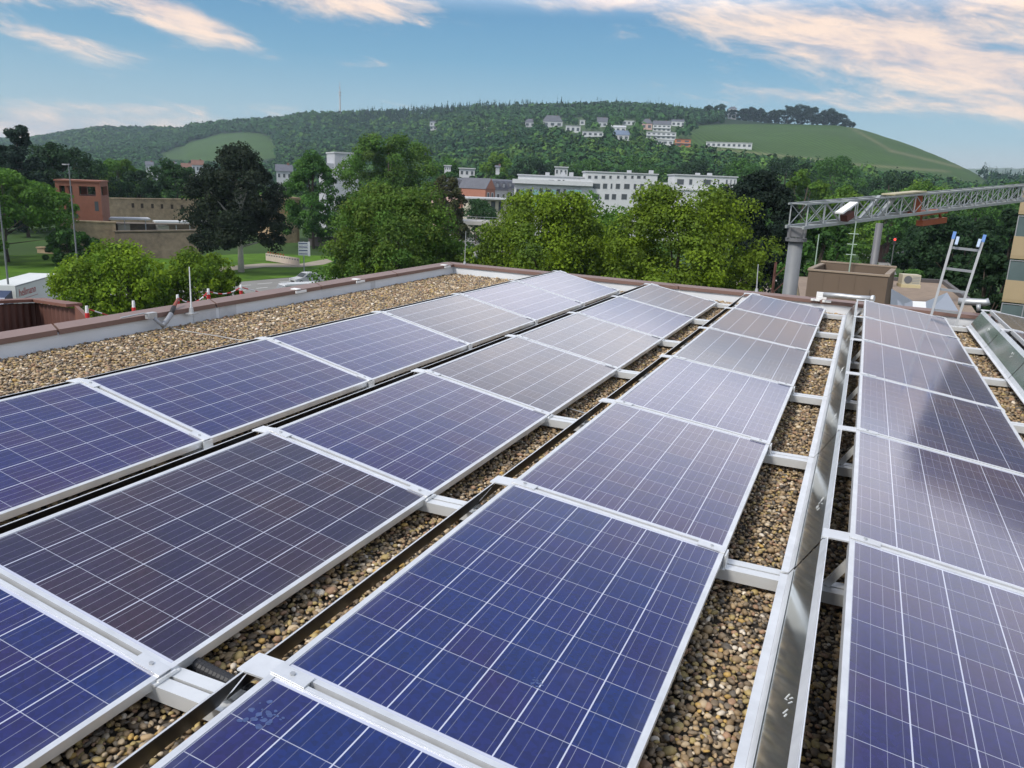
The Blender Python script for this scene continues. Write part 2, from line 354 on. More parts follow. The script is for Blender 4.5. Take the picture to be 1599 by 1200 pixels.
# deflector sheets behind the high edge of every panel
for ri, (rn, xh, zl, tl, yo, k0, k1) in enumerate(ROWS):
    zh = zl+PW*math.sin(tl)
    for k in vis_k(ri):
        far = 5-k
        where = f"behind the {ORD[far]} panel from the far parapet" if far else "behind the panel nearest the far parapet"
        t = thing('wind_deflector', f"metal wind deflector {where}, {rn} row", 'wind deflector', (xh, k*PL+yo, 0), 0, 'metal wind deflectors behind the panels')
        tx, tz, bx, bz = -.080, zh-.010, -.205, -.040
        b = MB(); bi = MB(); n = 6
        for i in range(n):                                     # bright outside, second skin coloured black for the inner face
            ya, yb = .012+i*(PL-.024)/n, .012+(i+1)*(PL-.024)/n
            b.quad((tx, ya, tz), (bx, ya, bz), (bx, yb, bz), (tx, yb, tz))
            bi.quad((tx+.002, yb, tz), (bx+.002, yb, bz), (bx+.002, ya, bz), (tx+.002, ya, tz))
        b.build('sheet', SHEET, t); bi.build('inner_face', BLACKL, t)
        d = Vector((bx-tx, 0, bz-tz)).normalized(); nn_ = Vector((d.z, 0, -d.x))
        if nn_.x > 0: nn_ = -nn_
        def strip(p, w):
            q = Vector(p)+nn_*.0025; e = q+d*w; q2 = q+nn_*.0015; e2 = e+nn_*.0015
            m_ = MB(); ya, yb = .010, PL-.010
            m_.add([(q.x,ya,q.z),(e.x,ya,e.z),(e2.x,ya,e2.z),(q2.x,ya,q2.z),(q.x,yb,q.z),(e.x,yb,e.z),(e2.x,yb,e2.z),(q2.x,yb,q2.z)],
                   [(0,1,2,3),(7,6,5,4),(0,4,5,1),(1,5,6,2),(2,6,7,3),(3,7,4,0)])
            return m_
        u_ = strip((tx, 0, tz), .040); u_.box(tx-.0015, .010, tz+.0005, tx+.0025, PL-.010, tz+.002); u_.build('top_edge_glint', ALU, t)  # thin edge lip plus pale strip painting the sky mirrored along the top
        l_ = strip((bx-d.x*.035, 0, bz-d.z*.035), .035); l_.box(bx-.034, .010, bz-.004, bx-.004, PL-.010, bz+.002); l_.build('bottom_edge_glint', ALU, t)  # same painted sky reflection along the sheet's bottom edge
        if ri >= 3:
            g = MB(); rr = np.random.default_rng(100+ri*10+k)
            for j in range(6):                                 # chalked installer's squiggle
                yq = .50+.02*j; f0 = .45+rr.uniform(-.1, .1)
                p0 = Vector((tx, 0, tz))+d*(.2*f0)+nn_*.0012; p1 = p0+d*rr.uniform(.01, .025)
                g.beam((p0.x, yq, p0.z), (p1.x, yq+rr.uniform(-.012, .02), p1.z), .0022, .001, nn_)
            g.build('chalk_mark', WHITEP, t)

# ------------------------------------------------------------------ roof: deck, parapet, gravel
XW, YF = -2.50, 11.30                                          # (far run is skewed: see yfar)
def yfar(x): return YF-.092*(x-XW)
XWL = lambda y: XW+.0194*(YF-y)
PARZ = -.16
#                                          # inner faces of the left and far upstands
dk = MB(); dp = [(XWL(-18)-.2, -18), (14, -18), (14, yfar(14)+.2), (XW-.2, YF+.2)]
dk.add([(p[0], p[1], -.6) for p in dp]+[(p[0], p[1], -.16) for p in dp], [(3,2,1,0),(4,5,6,7),(0,1,5,4),(1,2,6,5),(2,3,7,6),(3,0,4,7)])
tag(dk.build('roof_deck', mat('gravel_bed', (.085, .070, .052), .9, 0, .55, 45, .4)), kind='structure')
par = thing('roof_parapet', 'low white upstand with reddish brown metal coping round the gravel roof', 'parapet', (XW, YF, -.16))
SK = Matrix(((1, -.0194, 0, 0), (-.092, 1, 0, 0), (0, 0, 1, 0), (0, 0, 0, 1)))     # skews the left and far runs
def skew(b, far):
    b.v = [((x_, y_-.092*x_, z_) if far else (x_-.0194*y_, y_, z_)) for x_, y_, z_ in b.v]; return b
b = MB(); b.box(-.06, -18, .001, 0, .06, .155); skew(b, 0).build('upstand', MEMB, par)
b = MB(); b.box(.0, 0, .001, 16.6, .06, .150); skew(b, 1).build('upstand', MEMB, par)
def coping(pts_in, pts_out, nseg):                             # sheet-metal capping in lengths with raised seams
    b = MB(); a0, a1 = [Vector(p) for p in pts_in]; c0, c1 = [Vector(p) for p in pts_out]
    for i in range(nseg):
        f0, f1 = i/nseg+.0006, (i+1)/nseg-.0006
        p, q, r_, s_ = a0.lerp(a1, f0), a0.lerp(a1, f1), c0.lerp(c1, f1), c0.lerp(c1, f0)
        zz = [Vector((0,0,.148)), Vector((0,0,.196)), Vector((0,0,.204)), Vector((0,0,.10))]
        b.add([p+zz[0], q+zz[0], q+zz[1], p+zz[1], r_+zz[2], s_+zz[2], r_+zz[3], s_+zz[3]],
              [(0,1,2,3),(3,2,4,5),(5,4,6,7),(0,3,5,7),(1,6,4,2),(0,7,6,1)])
    return b
c1 = coping([(.025, -18, 0), (.025, -.025, 0)], [(-.22, -18, 0), (-.22, .22, 0)], 9); skew(c1, 0).build('coping', CAPM, par)
c2 = coping([(.025, -.025, 0), (16.6, -.025, 0)], [(-.22, .22, 0), (16.6, .22, 0)], 8); skew(c2, 1).build('coping', CAPM, par)
# white sealing patches on the membrane and folded corner pieces
for (yy, ww) in ((-6.35, .35), (-5.95, .28), (-2.75, .12), (-10.2, .05)):
    b = MB(); b.box(.0005, yy, .012, .004, yy+ww, .149); skew(b, 0).build('membrane_patch', mat('membrane_patch', (.52, .53, .55), .6, 0, .15, 9), par)
for (px_, py_) in ((.035, -3.2), (.035, -4.6), (.04, -.42)):
    b = MB(); b.box(px_-.002, py_, .155, px_+.012, py_+.22, .185); b.box(px_-.09, py_+.02, .1985, px_+.012, py_+.10, .212); skew(b, 0).build('clamp_plate', WHITEP, par)

def pebbles(name, xs, ys, zs, size, sub, seed, warm=0.0):
    g = np.random.default_rng(seed); n = len(xs); V0, F0 = ico(sub); nv = len(V0)
    sc = np.stack([g.uniform(.75, 1.25, n), g.uniform(.55, .95, n), g.uniform(.40, .70, n)], 1)*size[:, None]
    A = g.normal(size=(n, 4)); A /= np.linalg.norm(A, axis=1, keepdims=True)
    yaw = g.uniform(0, 6.28, n); tip = g.normal(0, .35, n)
    P = V0[None]*(1+g.normal(0, .07, (n, nv, 1)))*sc[:, None, :]
    ct, st = np.cos(tip)[:, None], np.sin(tip)[:, None]
    y2 = P[..., 1]*ct-P[..., 2]*st; z2 = P[..., 1]*st+P[..., 2]*ct
    cw, sw = np.cos(yaw)[:, None], np.sin(yaw)[:, None]
    X = P[..., 0]*cw-y2*sw+xs[:, None]; Y = P[..., 0]*sw+y2*cw+ys[:, None]; Z = z2+zs[:, None]
    V = np.stack([X, Y, Z], -1).reshape(-1, 3)
    F = (F0[None]+(np.arange(n)*nv)[:, None, None]).reshape(-1, 3)
    pal = np.array([(.20,.135,.07),(.27,.185,.095),(.13,.095,.06),(.31,.235,.145),(.085,.072,.058),(.37,.30,.21),(.23,.135,.08),(.27,.20,.075),(.16,.125,.09),(.47,.41,.33),(.32,.20,.05)])
    pr = np.array([.16,.15,.16,.11,.09,.07,.09,.05+warm,.08,.025,.01+warm*.4]); pr /= pr.sum()
    C = pal[g.choice(len(pal), n, p=pr)]; C = (C*.88+C.mean(1, keepdims=True)*np.array([1.12, 1.0, .80])*.12)*g.uniform(.88, 1.28, (n, 1))
    T = np.repeat(C, nv, 0)
    return V, F, T
PEB = vcol_mat('pebble_stone', .62, 1.36, 0, .4, .22, 60)
gx, gy = [], []
def fill(x0, x1, y0, y1, step, seed):
    g = np.random.default_rng(seed); nx, ny = max(1, int((x1-x0)/step)), max(1, int((y1-y0)/step))
    X, Y = np.meshgrid(x0+(np.arange(nx)+.5)*(x1-x0)/nx, y0+(np.arange(ny)+.5)*(y1-y0)/ny)
    X = X.ravel()+g.uniform(-.45, .45, X.size)*step; Y = Y.ravel()+g.uniform(-.45, .45, Y.size)*step
    k = (Y < yfar(X)-.02) & (X > XWL(Y)+.02)
    return X[k], Y[k]
zones = [(-2.50, -.15, -.5, 5.0, .022, 1), (-2.50, -.10, 5.0, YF-.02, .028, 1), (.75, 1.50, .5, YF-.1, .030, 1), (2.25, 2.95, -1.6, 1.2, .0180, 2), (2.25, 2.95, 1.2, 2.6, .0185, 1), (2.25, 2.95, 2.6, 6.0, .020, 1), (2.25, 2.95, 6.0, YF-.02, .028, 1),
         (3.62, 4.40, -1.6, 1.2, .0180, 2), (3.62, 4.40, 1.2, 2.6, .0185, 1), (3.62, 4.40, 2.6, 6.0, .020, 1), (3.55, 4.40, 6.0, YF-.02, .028, 1), (5.1, 5.75, 1.5, YF-.02, .028, 1), (.0, 14, 10.1, YF-.02, .030, 1), (.75, 1.6, -2.6, .5, .018, 2)]
VV, FF, TT = {1: [], 2: []}, {1: [], 2: []}, {1: [], 2: []}; off = {1: 0, 2: 0}
for i, (x0, x1, y0, y1, st, sub) in enumerate(zones):
    X, Y = fill(x0, x1, y0, y1, st, 50+i); g = np.random.default_rng(80+i)
    Z = -.140+g.uniform(-.010, .012, len(X)); sz = st*np.clip(g.lognormal(-.50, .30, len(X)), .32, 1.25)
    V, F, T = pebbles('p', X, Y, Z, sz, 1, 20+i, .12 if sub == 2 else .02) if sub == 1 else pebbles('p', X, Y, Z, sz, 2, 20+i, .10)
    VV[sub].append(V); FF[sub].append(F+off[sub]); TT[sub].append(T); off[sub] += len(V)
V = np.concatenate(VV[1]+VV[2]); F = np.concatenate(FF[1]+[f+off[1] for f in FF[2]]); T = np.concatenate(TT[1]+TT[2])
tag(np_mesh('gravel', V, F, PEB, T, True), kind='stuff', label='loose rounded brown and tan roof gravel around the panel rows', cat='gravel')
del V, F, T, VV, FF, TT

# own building below the roof
bw = thing('flat_roofed_building', 'brown clad building carrying the solar panels, seen only by its roof edge', 'building', (0, 0, G))
b = MB(); b.add([(p[0], p[1], .02) for p in dp]+[(p[0], p[1], -G-.62) for p in dp], [(3,2,1,0),(4,5,6,7),(0,1,5,4),(1,2,6,5),(2,3,7,6),(3,0,4,7)]); b.build('wall', mat('clad_brown', (.16, .10, .085), .7, 0, .1, 2), bw)
b = MB(); b.box(XW-2.2, -2, -G-1.4, XW-.23, YF+.1, -G-1.2); b.build('ledge', mat('ledge_grey', (.16, .15, .14), .9, 0, .3, 3), bw)

# ================================================================== land
def smooth(a, b, v):
    t = np.clip((v-a)/(b-a), 0, 1); return t*t*(3-2*t)
# skyline of the ground: u, v (picture), distance, height of the wood standing on it
SKY = [(-420,222,2600,10),(-100,222,2600,10),(40,214,2600,10),(70,210,2500,10),(150,197,2400,10),(240,197,2300,10),(285,199,2250,10),(300,193,2100,10),(370,186,2000,10),(440,181,1950,11),(470,175,1900,11),(530,173,1850,11),(590,171,1800,11),(650,168,1750,12),
       (750,161,1700,12),(850,160,1650,12),(950,157,1600,13),(1010,158,1560,13),(1100,171,1500,10),(1150,187,1460,0),(1200,192,1430,0),(1250,194,1410,0),(1310,196,1400,0),(1345,202,1380,0),(1420,226,1350,0),(1440,234,1340,0),(1470,246,1320,0),(1520,269,1280,0),(1540,281,1250,0),(1570,288,1200,0),(1900,300,1200,0)]
sk_az, sk_z, sk_r = [], [], []
for (u, v, r, th) in SKY:
    p = at(u, v, r); sk_az.append(math.atan2(p[0]-CX, p[1]-CY)); sk_z.append(p[2]-th); sk_r.append(r)
sk_az = np.array(sk_az); sk_z = np.array(sk_z); sk_r = np.array(sk_r)
def bump2(X, Y):
    return 2.2*np.sin(X/83+1.3)*np.cos(Y/97)+1.3*np.sin(X/37+Y/51)
def hill_z(X, Y):
    X = np.asarray(X, float); Y = np.asarray(Y, float)
    a = np.arctan2(X-CX, Y-CY); r = np.hypot(X-CX, Y-CY)
    zr = np.interp(a, sk_az, sk_z); rr = np.interp(a, sk_az, sk_r)
    uu = np.degrees(a)
    r0 = np.interp(a, [-1.2, -.75, -.55, -.35, -.12, .02, .2], [900, 800, 520, 330, 420, 520, 520])
    pw = np.interp(a, [-1.2, -.62, -.5, -.3, .1], [1.7, 1.6, 1.25, 1.05, .95])
    t = np.clip((r-r0)/(rr-r0), 0, 1)
    z = G-.6+(zr-G+.6)*(t**pw)
    z = np.where(r > rr, zr-(r-rr)*.05, z)
    return z+bump2(X, Y)*smooth(.02, .2, t)*(1-smooth(.85, 1.0, t))
def on_hill(u, v, lo=300):
    d = ray(u, v); h = math.hypot(d[0], d[1])
    for r in np.arange(lo, 2700, 4.0):
        p = CAMP+d*r/h
        if p[2] <= float(hill_z(p[0], p[1])): return p
    return CAMP+d*1500/h
def project(X, Y, Z):
    P = np.stack([X-CX, Y-CY, Z-CZ], -1) @ AX.T
    return 799.5+FPX*P[..., 0]/P[..., 2], 600-FPX*P[..., 1]/P[..., 2]
def inpoly(u, v, poly):
    c = np.zeros(np.shape(u), bool); n = len(poly)
    for i in range(n):
        (x1, y1), (x2, y2) = poly[i], poly[(i+1) % n]
        k = ((y1 > v) != (y2 > v)) & (u < (x2-x1)*(v-y1)/((y2-y1) or 1e-9)+x1); c ^= k
    return c
HBOX = [(847,878,190,199),(819,836,191,199),(883,906,197,208),(905,913,188,196),(909,942,206,214),(932,948,191,199),(972,992,189,196),(953,977,199,206),(956,982,211,219),(1001,1018,193,203),(1019,1047,195,206),
        (1009,1055,207,218),(1018,1051,219,227),(1048,1070,190,198),(1053,1078,218,230),(671,682,191,204),(756,765,199,204),(1102,1174,223,231)]
VINE_L = [(235,246),(262,236),(300,222),(345,209),(385,207),(412,210),(430,222),(434,246),(400,252),(300,252)]
VINE_R = [(1078,197),(1150,194),(1320,196),(1345,202),(1420,226),(1470,246),(1520,268),(1560,300),(1480,284),(1400,272),(1290,256),(1190,244),(1100,236),(1082,228)]
GARD = [(835,186),(905,183),(1000,186),(1078,190),(1085,230),(1010,228),(930,214),(845,200)]
azs = np.linspace(-1.28, .32, 330); rs = np.concatenate([np.linspace(290, 1000, 72), np.linspace(1012, 2000, 70), np.linspace(2030, 3200, 20)])
A_, R_ = np.meshgrid(azs, rs, indexing='ij'); HX, HY = CX+R_*np.sin(A_), CY+R_*np.cos(A_); HZ = hill_z(HX, HY)
HU, HV = project(HX, HY, HZ)
vine = inpoly(HU, HV, VINE_L) | inpoly(HU, HV, VINE_R)
gard = inpoly(HU, HV, GARD)
tint = np.zeros(HX.shape+(3,)); tint[:] = (.022, .040, .020); tint[vine] = (.046, .088, .020); tint[gard & ~vine] = (.05, .085, .03)
# tracks and terrace strips across the right-hand vineyard
for (ax_, ay, bx_, by) in ((1330,200,1392,236),(1100,231,1300,252),(1200,247,1480,268),(1392,236,1500,262)):
    tpar = np.clip(((HU-ax_)*(bx_-ax_)+(HV-ay)*(by-ay))/((bx_-ax_)**2+(by-ay)**2), 0, 1)
    dd = np.hypot(HU-(ax_+tpar*(bx_-ax_)), HV-(ay+tpar*(by-ay)))
    w = np.exp(-(dd/2.0)**2)[..., None]*vine[..., None]*.7; tint = tint*(1-w)+np.array([.15, .15, .075])*w
low = (inpoly(HU, HV, [(1190,244),(1290,256),(1480,284),(1560,300),(1400,292),(1200,262)]) & vine)
tint[low] = tint[low]*np.array([.8, .72, .8])
na, nr = HX.shape; idx = np.arange(na*nr).reshape(na, nr)
F = np.stack([idx[:-1, :-1], idx[:-1, 1:], idx[1:, 1:], idx[1:, :-1]], -1).reshape(-1, 4)
def hill_mat():
    mt, t, b, q = new_mat('hillside')
    a = t.nodes.new('ShaderNodeVertexColor'); a.layer_name = 'tint'; tcn = t.nodes.new('ShaderNodeTexCoord'); o = tcn.outputs['Object']
    sx, sy, sz = q.sep(o)[0:3]
    n = q.noise(o, .012, 5, .6); n2 = q.noise(o, .11, 3, .6)
    rowp = q.M('SINE', q.M('MULTIPLY', q.M('ADD', q.M('MULTIPLY', sx, .94), q.M('MULTIPLY', sy, .34)), .9))
    f = q.M('ADD', q.M('ADD', .38, q.M('MULTIPLY', n, .6)), q.M('ADD', q.M('MULTIPLY', n2, .60), q.M('MULTIPLY', rowp, .20)))
    t.links.new(q.mix(1.0, a.outputs[0], q.comb(f, f, f), 'MULTIPLY'), b.inputs['Base Color']); b.inputs['Roughness'].default_value = .95; b.inputs['Specular IOR Level'].default_value = .1
    return mt
V = np.stack([HX, HY, HZ], -1).reshape(-1, 3)
tag(np_mesh('hill', V, F, hill_mat(), tint.reshape(-1, 3), True), kind='structure')
# valley floor reaching the horizon
gm = MB(); n = 96
gm.add([(CX+7000*math.cos(2*math.pi*i/n), CY+7000*math.sin(2*math.pi*i/n), G) for i in range(n)], [tuple(range(n))])
tag(gm.build('ground', mat('meadow_ground', (.045, .085, .022), .95, 0, .35, .06, 0, .1, (.030, .052, .018))), kind='structure')
# distant plateau beyond the valley on the right and far left
for nm, (u0, u1, vtop, r) in {'plain': (1480, 1700, 263, 5200), 'far_ridge': (-200, 80, 214, 4600)}.items():
    m_ = MB(); N = 40
    for i in range(N):
        ua, ub = u0+(u1-u0)*i/N, u0+(u1-u0)*(i+1)/N
        def hh(u): return vtop+.9*math.sin(u*.06)+.6*math.sin(u*.21+1)-.02*(u-1560)*(nm == 'plain')
        p, q_ = at(ua, hh(ua), r), at(ub, hh(ub), r); a_, b_ = at(ua, 300, r*.55), at(ub, 300, r*.55); a_[2] = b_[2] = G-1
        e, f_ = at(ua, hh(ua), r*1.35), at(ub, hh(ub), r*1.35); e[2] = f_[2] = G-2
        m_.add([a_, b_, q_, p, e, f_], [(0,1,2,3),(3,2,5,4)])
    tag(m_.build(nm, mat('far_fields', (.10, .13, .07), .95, 0, .5, .004, 0, .1)), kind='structure')

# ------------------------------------------------------------------ woods that read as one mass
LEAFY = vcol_mat('woodland_foliage', .9, 1.0, 0, .1, .35, .35)
def crowns(pts, sizes, tall, cols, seed, nq=28, leaf=.62, cone=None):
    """each crown a shell of small leaf-clump faces round an uneven egg; crowns carry their own tint"""
    g = np.random.default_rng(seed); n = len(pts); N = n*nq; li = np.repeat(np.arange(n), nq)
    d = g.normal(size=(N, 3)); d /= np.linalg.norm(d, axis=1, keepdims=True); d[:, 2] = np.where(d[:, 2] < -.35, -d[:, 2], d[:, 2])
    lob = 1+.22*np.sin(3*np.arctan2(d[:, 1], d[:, 0])+li*1.7)+.15*np.sin(7*d[:, 2]+li*2.3)
    w = sizes[li]; h = tall[li]; hz = (d[:, 2]+1)/2
    shr = np.ones(N) if cone is None else np.where(cone[li], np.clip(1.15-hz*1.1, .05, 1), 1.0)
    rr = lob*g.uniform(.72, 1.06, N)
    P = pts[li]+np.stack([d[:, 0]*w*rr*shr, d[:, 1]*w*rr*shr, d[:, 2]*h*.5*rr], -1)
    nrm = d+g.normal(0, .38, (N, 3)); nrm /= np.linalg.norm(nrm, axis=1, keepdims=True)
    t1 = np.cross(nrm, g.normal(size=(N, 3))); t1 /= np.linalg.norm(t1, axis=1, keepdims=True)+1e-9; t2 = np.cross(nrm, t1)
    s1 = (w*leaf*g.uniform(.6, 1.3, N)*(.45+.55*shr))[:, None]; s2 = s1*g.uniform(.6, 1.0, N)[:, None]
    V = np.stack([P-t1*s1, P-t2*s2-nrm*s1*.12, P+t1*s1, P+t2*s2-nrm*s1*.12], 1).reshape(-1, 3)
    F = np.arange(4*N).reshape(-1, 4)
    T = cols[li]*g.uniform(.72, 1.28, n)[li][:, None]*g.uniform(.8, 1.2, N)[:, None]
    return V, F, np.repeat(T, 4, 0)
g = np.random.default_rng(3); pts, szs, hts, cls, kinds = [], [], [], [], []
r = 430.0
while r < 2600:
    stp = 6.4+r*.0016
    nA = int(1.34*r/stp); aa = -1.05+np.arange(nA)*1.34/nA+g.uniform(-.4, .4, nA)*stp/r
    rr_ = r+g.uniform(-.45, .45, nA)*stp*1.6
    X, Y = CX+rr_*np.sin(aa), CY+rr_*np.cos(aa); Z = hill_z(X, Y); U, Vv = project(X, Y, Z)
    ridge = np.interp(aa, sk_az, sk_r)
    ok = (rr_ < ridge+30) & (Z > G+1.5) & (U > -140) & (U < 1640)
    ok &= ~(inpoly(U, Vv, VINE_L) | inpoly(U, Vv, VINE_R) | (inpoly(U, Vv-11*1500/rr_, VINE_L)) | (inpoly(U, Vv-8*1400/rr_, VINE_R)))
    ok &= ~(inpoly(U, Vv, GARD) & (g.random(nA) > .30))
    for (u0, u1, vt_, vf_) in HBOX:
        tv = Vv-12*FPX/rr_
        ok &= ~((U > u0-2) & (U < u1+2) & (Vv > vt_) & (tv < vf_-1.5) & (rr_ > 600))
    ok &= ~((U > 1128) & (Vv < 262) & (rr_ > 900))
    for i in np.nonzero(ok)[0]:
        pts.append((X[i], Y[i], Z[i])); szs.append(stp*g.choice([.38,.5,.62,.78,1.0], p=[.2,.25,.27,.2,.08])); hts.append(g.uniform(7.5, 14))
        t = .5+.5*math.sin(X[i]/140+1.7*math.sin(Y[i]/170))
        conif = (g.random() < .25+.5*(t > .72)) and U[i] > 520 and rr_[i] > ridge[i]-260
        dark = np.array([.018, .050, .024]); midc = np.array([.034, .088, .026]); lite = np.array([.070, .135, .026])
        c = dark if conif else midc*(1-t*.6)+(lite if g.random() < .15+.4*(.5+.5*math.sin(X[i]/61+Y[i]/47)) else dark)*t*.7
        if rr_[i] < 800 and g.random() < .30: c = lite
        cls.append(c); kinds.append(conif)
    r += stp*1.25
pts = np.array(pts); szs = np.array(szs); hts = np.array(hts); cls = np.array(cls); kinds = np.array(kinds)
dist = np.hypot(pts[:, 0]-CX, pts[:, 1]-CY); Vl, Fl, Tl = [], [], []; o = 0
hts[kinds] *= np.where(np.random.default_rng(8).random(kinds.sum()) < .4, 1.75, 1.3); szs[kinds] *= .6; pts[:, 2] += hts*.40
for sel, nq, lf in ((dist < 700, 80, .28), ((dist >= 700) & (dist < 1200), 44, .38), (dist >= 1200, 32, .45)):
    a_, b_, c_ = crowns(pts[sel], szs[sel], hts[sel], cls[sel], 5, nq, lf, kinds[sel]); Vl.append(a_); Fl.append(b_+o); Tl.append(c_); o += len(a_)
tag(np_mesh('hillside_woodland', np.concatenate(Vl), np.concatenate(Fl), LEAFY, np.concatenate(Tl)), 'dark green wood covering the hill up to its skyline', 'woodland', kind='stuff')
print('wood crowns', len(pts))

# ------------------------------------------------------------------ single trees
LEAF = vcol_mat('leaf_clumps', .75, 1.42, .40, .25, .30, .9)
BARK = mat('bark', (.075, .058, .045), .9, 0, .3, 6); PALEBARK = mat('pale_bark', (.42, .40, .37), .85, 0, .2, 4)
def crown_mesh(name, seed, rx, ry, h, col, col2, nl=70, leaf=.42, per=150, top=.75, upright=0.0, hollow=.35, amp=.2, box=2.0, cen=.42):
    """leaf-sized faces gathered in clumps through a crown whose outline is uneven; origin at the crown's bottom centre"""
    g = np.random.default_rng(seed); C = np.array(col); C2 = np.array(col2)
    ang = g.uniform(0, 6.28, nl); hz = g.uniform(0, 1, nl)**.85
    f1, f2, p1, p2 = g.integers(2, 4), g.integers(3, 6), g.uniform(0, 6.28), g.uniform(0, 6.28)
    prof = np.sqrt(np.clip(1-np.abs(np.where(hz > cen, (hz-cen)/(1.02-cen), (hz-cen)/(cen+.18)))**box, .02, 1))*(1-.25*(hz > top)*(hz-top)/(1-top+1e-6))
    rad = prof*(hollow+(1-hollow)*np.sqrt(g.uniform(0, 1, nl)))*(1+amp*np.sin(f1*ang+p1+3*hz)+amp*.6*np.sin(f2*ang+p2))
    cx_, cy_, cz_ = rx*rad*np.cos(ang), ry*rad*np.sin(ang), h*(.04+.92*hz)*(1+amp*.25*np.sin(2*ang+p2))
    cr = g.uniform(.09, .25, nl)*min(rx, ry, h*.6)*1.2
    N = nl*per; li = np.repeat(np.arange(nl), per)
    d = g.normal(size=(N, 3)); d /= np.linalg.norm(d, axis=1, keepdims=True); d[:, 2] = np.where(g.random(N) < .3, np.abs(d[:, 2]), d[:, 2])
    rr = cr[li]*g.uniform(.35, 1.12, N)**.6
    P = np.stack([cx_[li], cy_[li], cz_[li]], -1)+d*rr[:, None]*np.array([1, 1, .78+upright])
    P *= np.array([rx/np.percentile(np.abs(P[:, 0]), 98), ry/np.percentile(np.abs(P[:, 1]), 98), 1.0])
    z0_, z1_ = np.percentile(P[:, 2], .3), np.percentile(P[:, 2], 99.7); P[:, 2] = (P[:, 2]-z0_)/(z1_-z0_)*h
    nrm = d*.9+g.normal(0, .55, (N, 3))+np.array([0, 0, .25]); nrm /= np.linalg.norm(nrm, axis=1, keepdims=True)
    t1 = np.cross(nrm, g.normal(size=(N, 3))); t1 /= np.linalg.norm(t1, axis=1, keepdims=True)+1e-9; t2 = np.cross(nrm, t1)
    if upright > 0: t2 = t2*(1-upright*.4)+np.array([0, 0, 1])*upright*.6
    s1 = leaf*g.uniform(.55, 1.25, N)[:, None]; s2 = s1*g.uniform(.5, .9, N)[:, None]
    V = np.stack([P-t1*s1*.5, P-t2*s2*.5+nrm*s1*.08, P+t1*s1*.5, P+t2*s2*.5+nrm*s1*.08], 1).reshape(-1, 3)
    F = np.arange(4*N).reshape(-1, 4)
    mixk = g.uniform(0, 1, nl)[li]*.65+g.uniform(0, 1, N)*.35
    T = (C*(1-mixk)[:, None]+C2*mixk[:, None])*g.uniform(.75, 1.25, N)[:, None]*g.uniform(.78, 1.22, nl)[li][:, None]
    me_o = np_mesh(name, V, F, LEAF, np.repeat(T, 4, 0))
    kx = rx/max(np.abs(cx_).max(), 1e-3)*.85
    return me_o, np.stack([cx_*kx, cy_*kx, np.clip(cz_, 0, h)], -1)
def make_tree(kind, label, base, height, rx, ry, col, col2, seed, clear=.16, trunk_r=.3, bark=None, nl=70, per=150, leaf=.42, group=None, upright=0.0, top=.75, hollow=.35, amp=.2, box=2.0, cen=.42):
    root = thing(kind, label, 'tree', tuple(base), 0, group)
    hc = height*(1-clear)
    cr, cl_ = crown_mesh('crown', seed, rx, ry, hc, col, col2, nl, leaf, per, top, upright, hollow, amp, box, cen)
    cr.parent = root; cr.location = (0, 0, height*clear)
    g = np.random.default_rng(seed+999); b = MB()
    b.tube([(0, 0, -.3), (g.normal(0, .1), g.normal(0, .1), height*clear), (g.normal(0, .3), g.normal(0, .3), height*.55), (g.normal(0, .4), g.normal(0, .4), height*.85)], trunk_r, 9, trunk_r*.25)
    for i in g.choice(len(cl_), min(10, len(cl_)), replace=False):
        e = cl_[i]; z0 = height*clear*.9+min(e[2]*.45, hc*.5)
        b.tube([(0, 0, z0), (e[0]*.5, e[1]*.5, (z0+e[2]+height*clear)*.5), (e[0]*.95, e[1]*.95, height*clear+e[2])], trunk_r*.4, 6, trunk_r*.1)
    b.build('trunk', bark or BARK, root, True)
    return root
def tree_px(kind, label, u, vtop, wpx, r, col, col2, seed, base_z=G, **k):
    p = at(u, vtop, r); h = p[2]-base_z; rx = wpx*r/FPX/2
    k.setdefault('leaf', .42); k.setdefault('trunk_r', max(.15, h*.018))
    return make_tree(kind, label, (p[0], p[1], base_z), h*1.0, rx, rx*random.uniform(.85, 1.05), col, col2, seed, **k)
YG, YG2 = (.148, .218, .010), (.058, .116, .012)
MG, MG2 = (.060, .138, .022), (.030, .078, .020)
DG, DG2 = (.015, .038, .016), (.024, .054, .019)
BG, BG2 = (.078, .110, .016), (.045, .085, .018)
BEE, BEE2 = (.012, .022, .012), (.020, .028, .014)
tree_px('hornbeam_tree', 'bushy yellow green tree beside the white lorry, wider of the two behind the brown coping', 178, 381, 172, 70, YG, YG2, 1, nl=130, per=230, leaf=.30, clear=.04, upright=.5, amp=.10)
tree_px('hornbeam_tree', 'smaller yellow green tree in two peaks between the wide bush and the road', 305, 392, 116, 73, YG, YG2, 2, nl=95, per=220, leaf=.30, clear=.04, upright=.5, amp=.16)
tree_px('maple_tree', 'mid green tree with bare lower trunk on the lawn at the far left', -2, 266, 172, 138, MG, YG2, 3, nl=120, per=230, leaf=.50, clear=.17)
tree_px('shrub_tree', 'small dark green tree under the stone wall left of the lamp post', 106, 356, 64, 132, MG, DG2, 4, nl=60, per=190, leaf=.42, clear=.02)
tree_px('copper_beech', 'large dark copper beech with pale trunk standing on the lawn by the road', 369, 229, 136, 123, BEE, BEE2, 5, nl=170, per=240, leaf=.40, cen=.24, clear=.19, bark=PALEBARK, trunk_r=.48, hollow=.30, amp=.13, top=.7)
tree_px('ash_tree', 'tall slim mid green tree right of the dark beech above the direction sign', 487, 240, 92, 165, MG, MG2, 6, nl=95, per=210, leaf=.48, clear=.10, top=.6)
tree_px('lime_tree', 'tall light green tree in front of the pale tower, tallest in the middle', 603, 212, 136, 172, (.075, .115, .025), MG, 7, nl=130, per=240, leaf=.5, clear=.12)
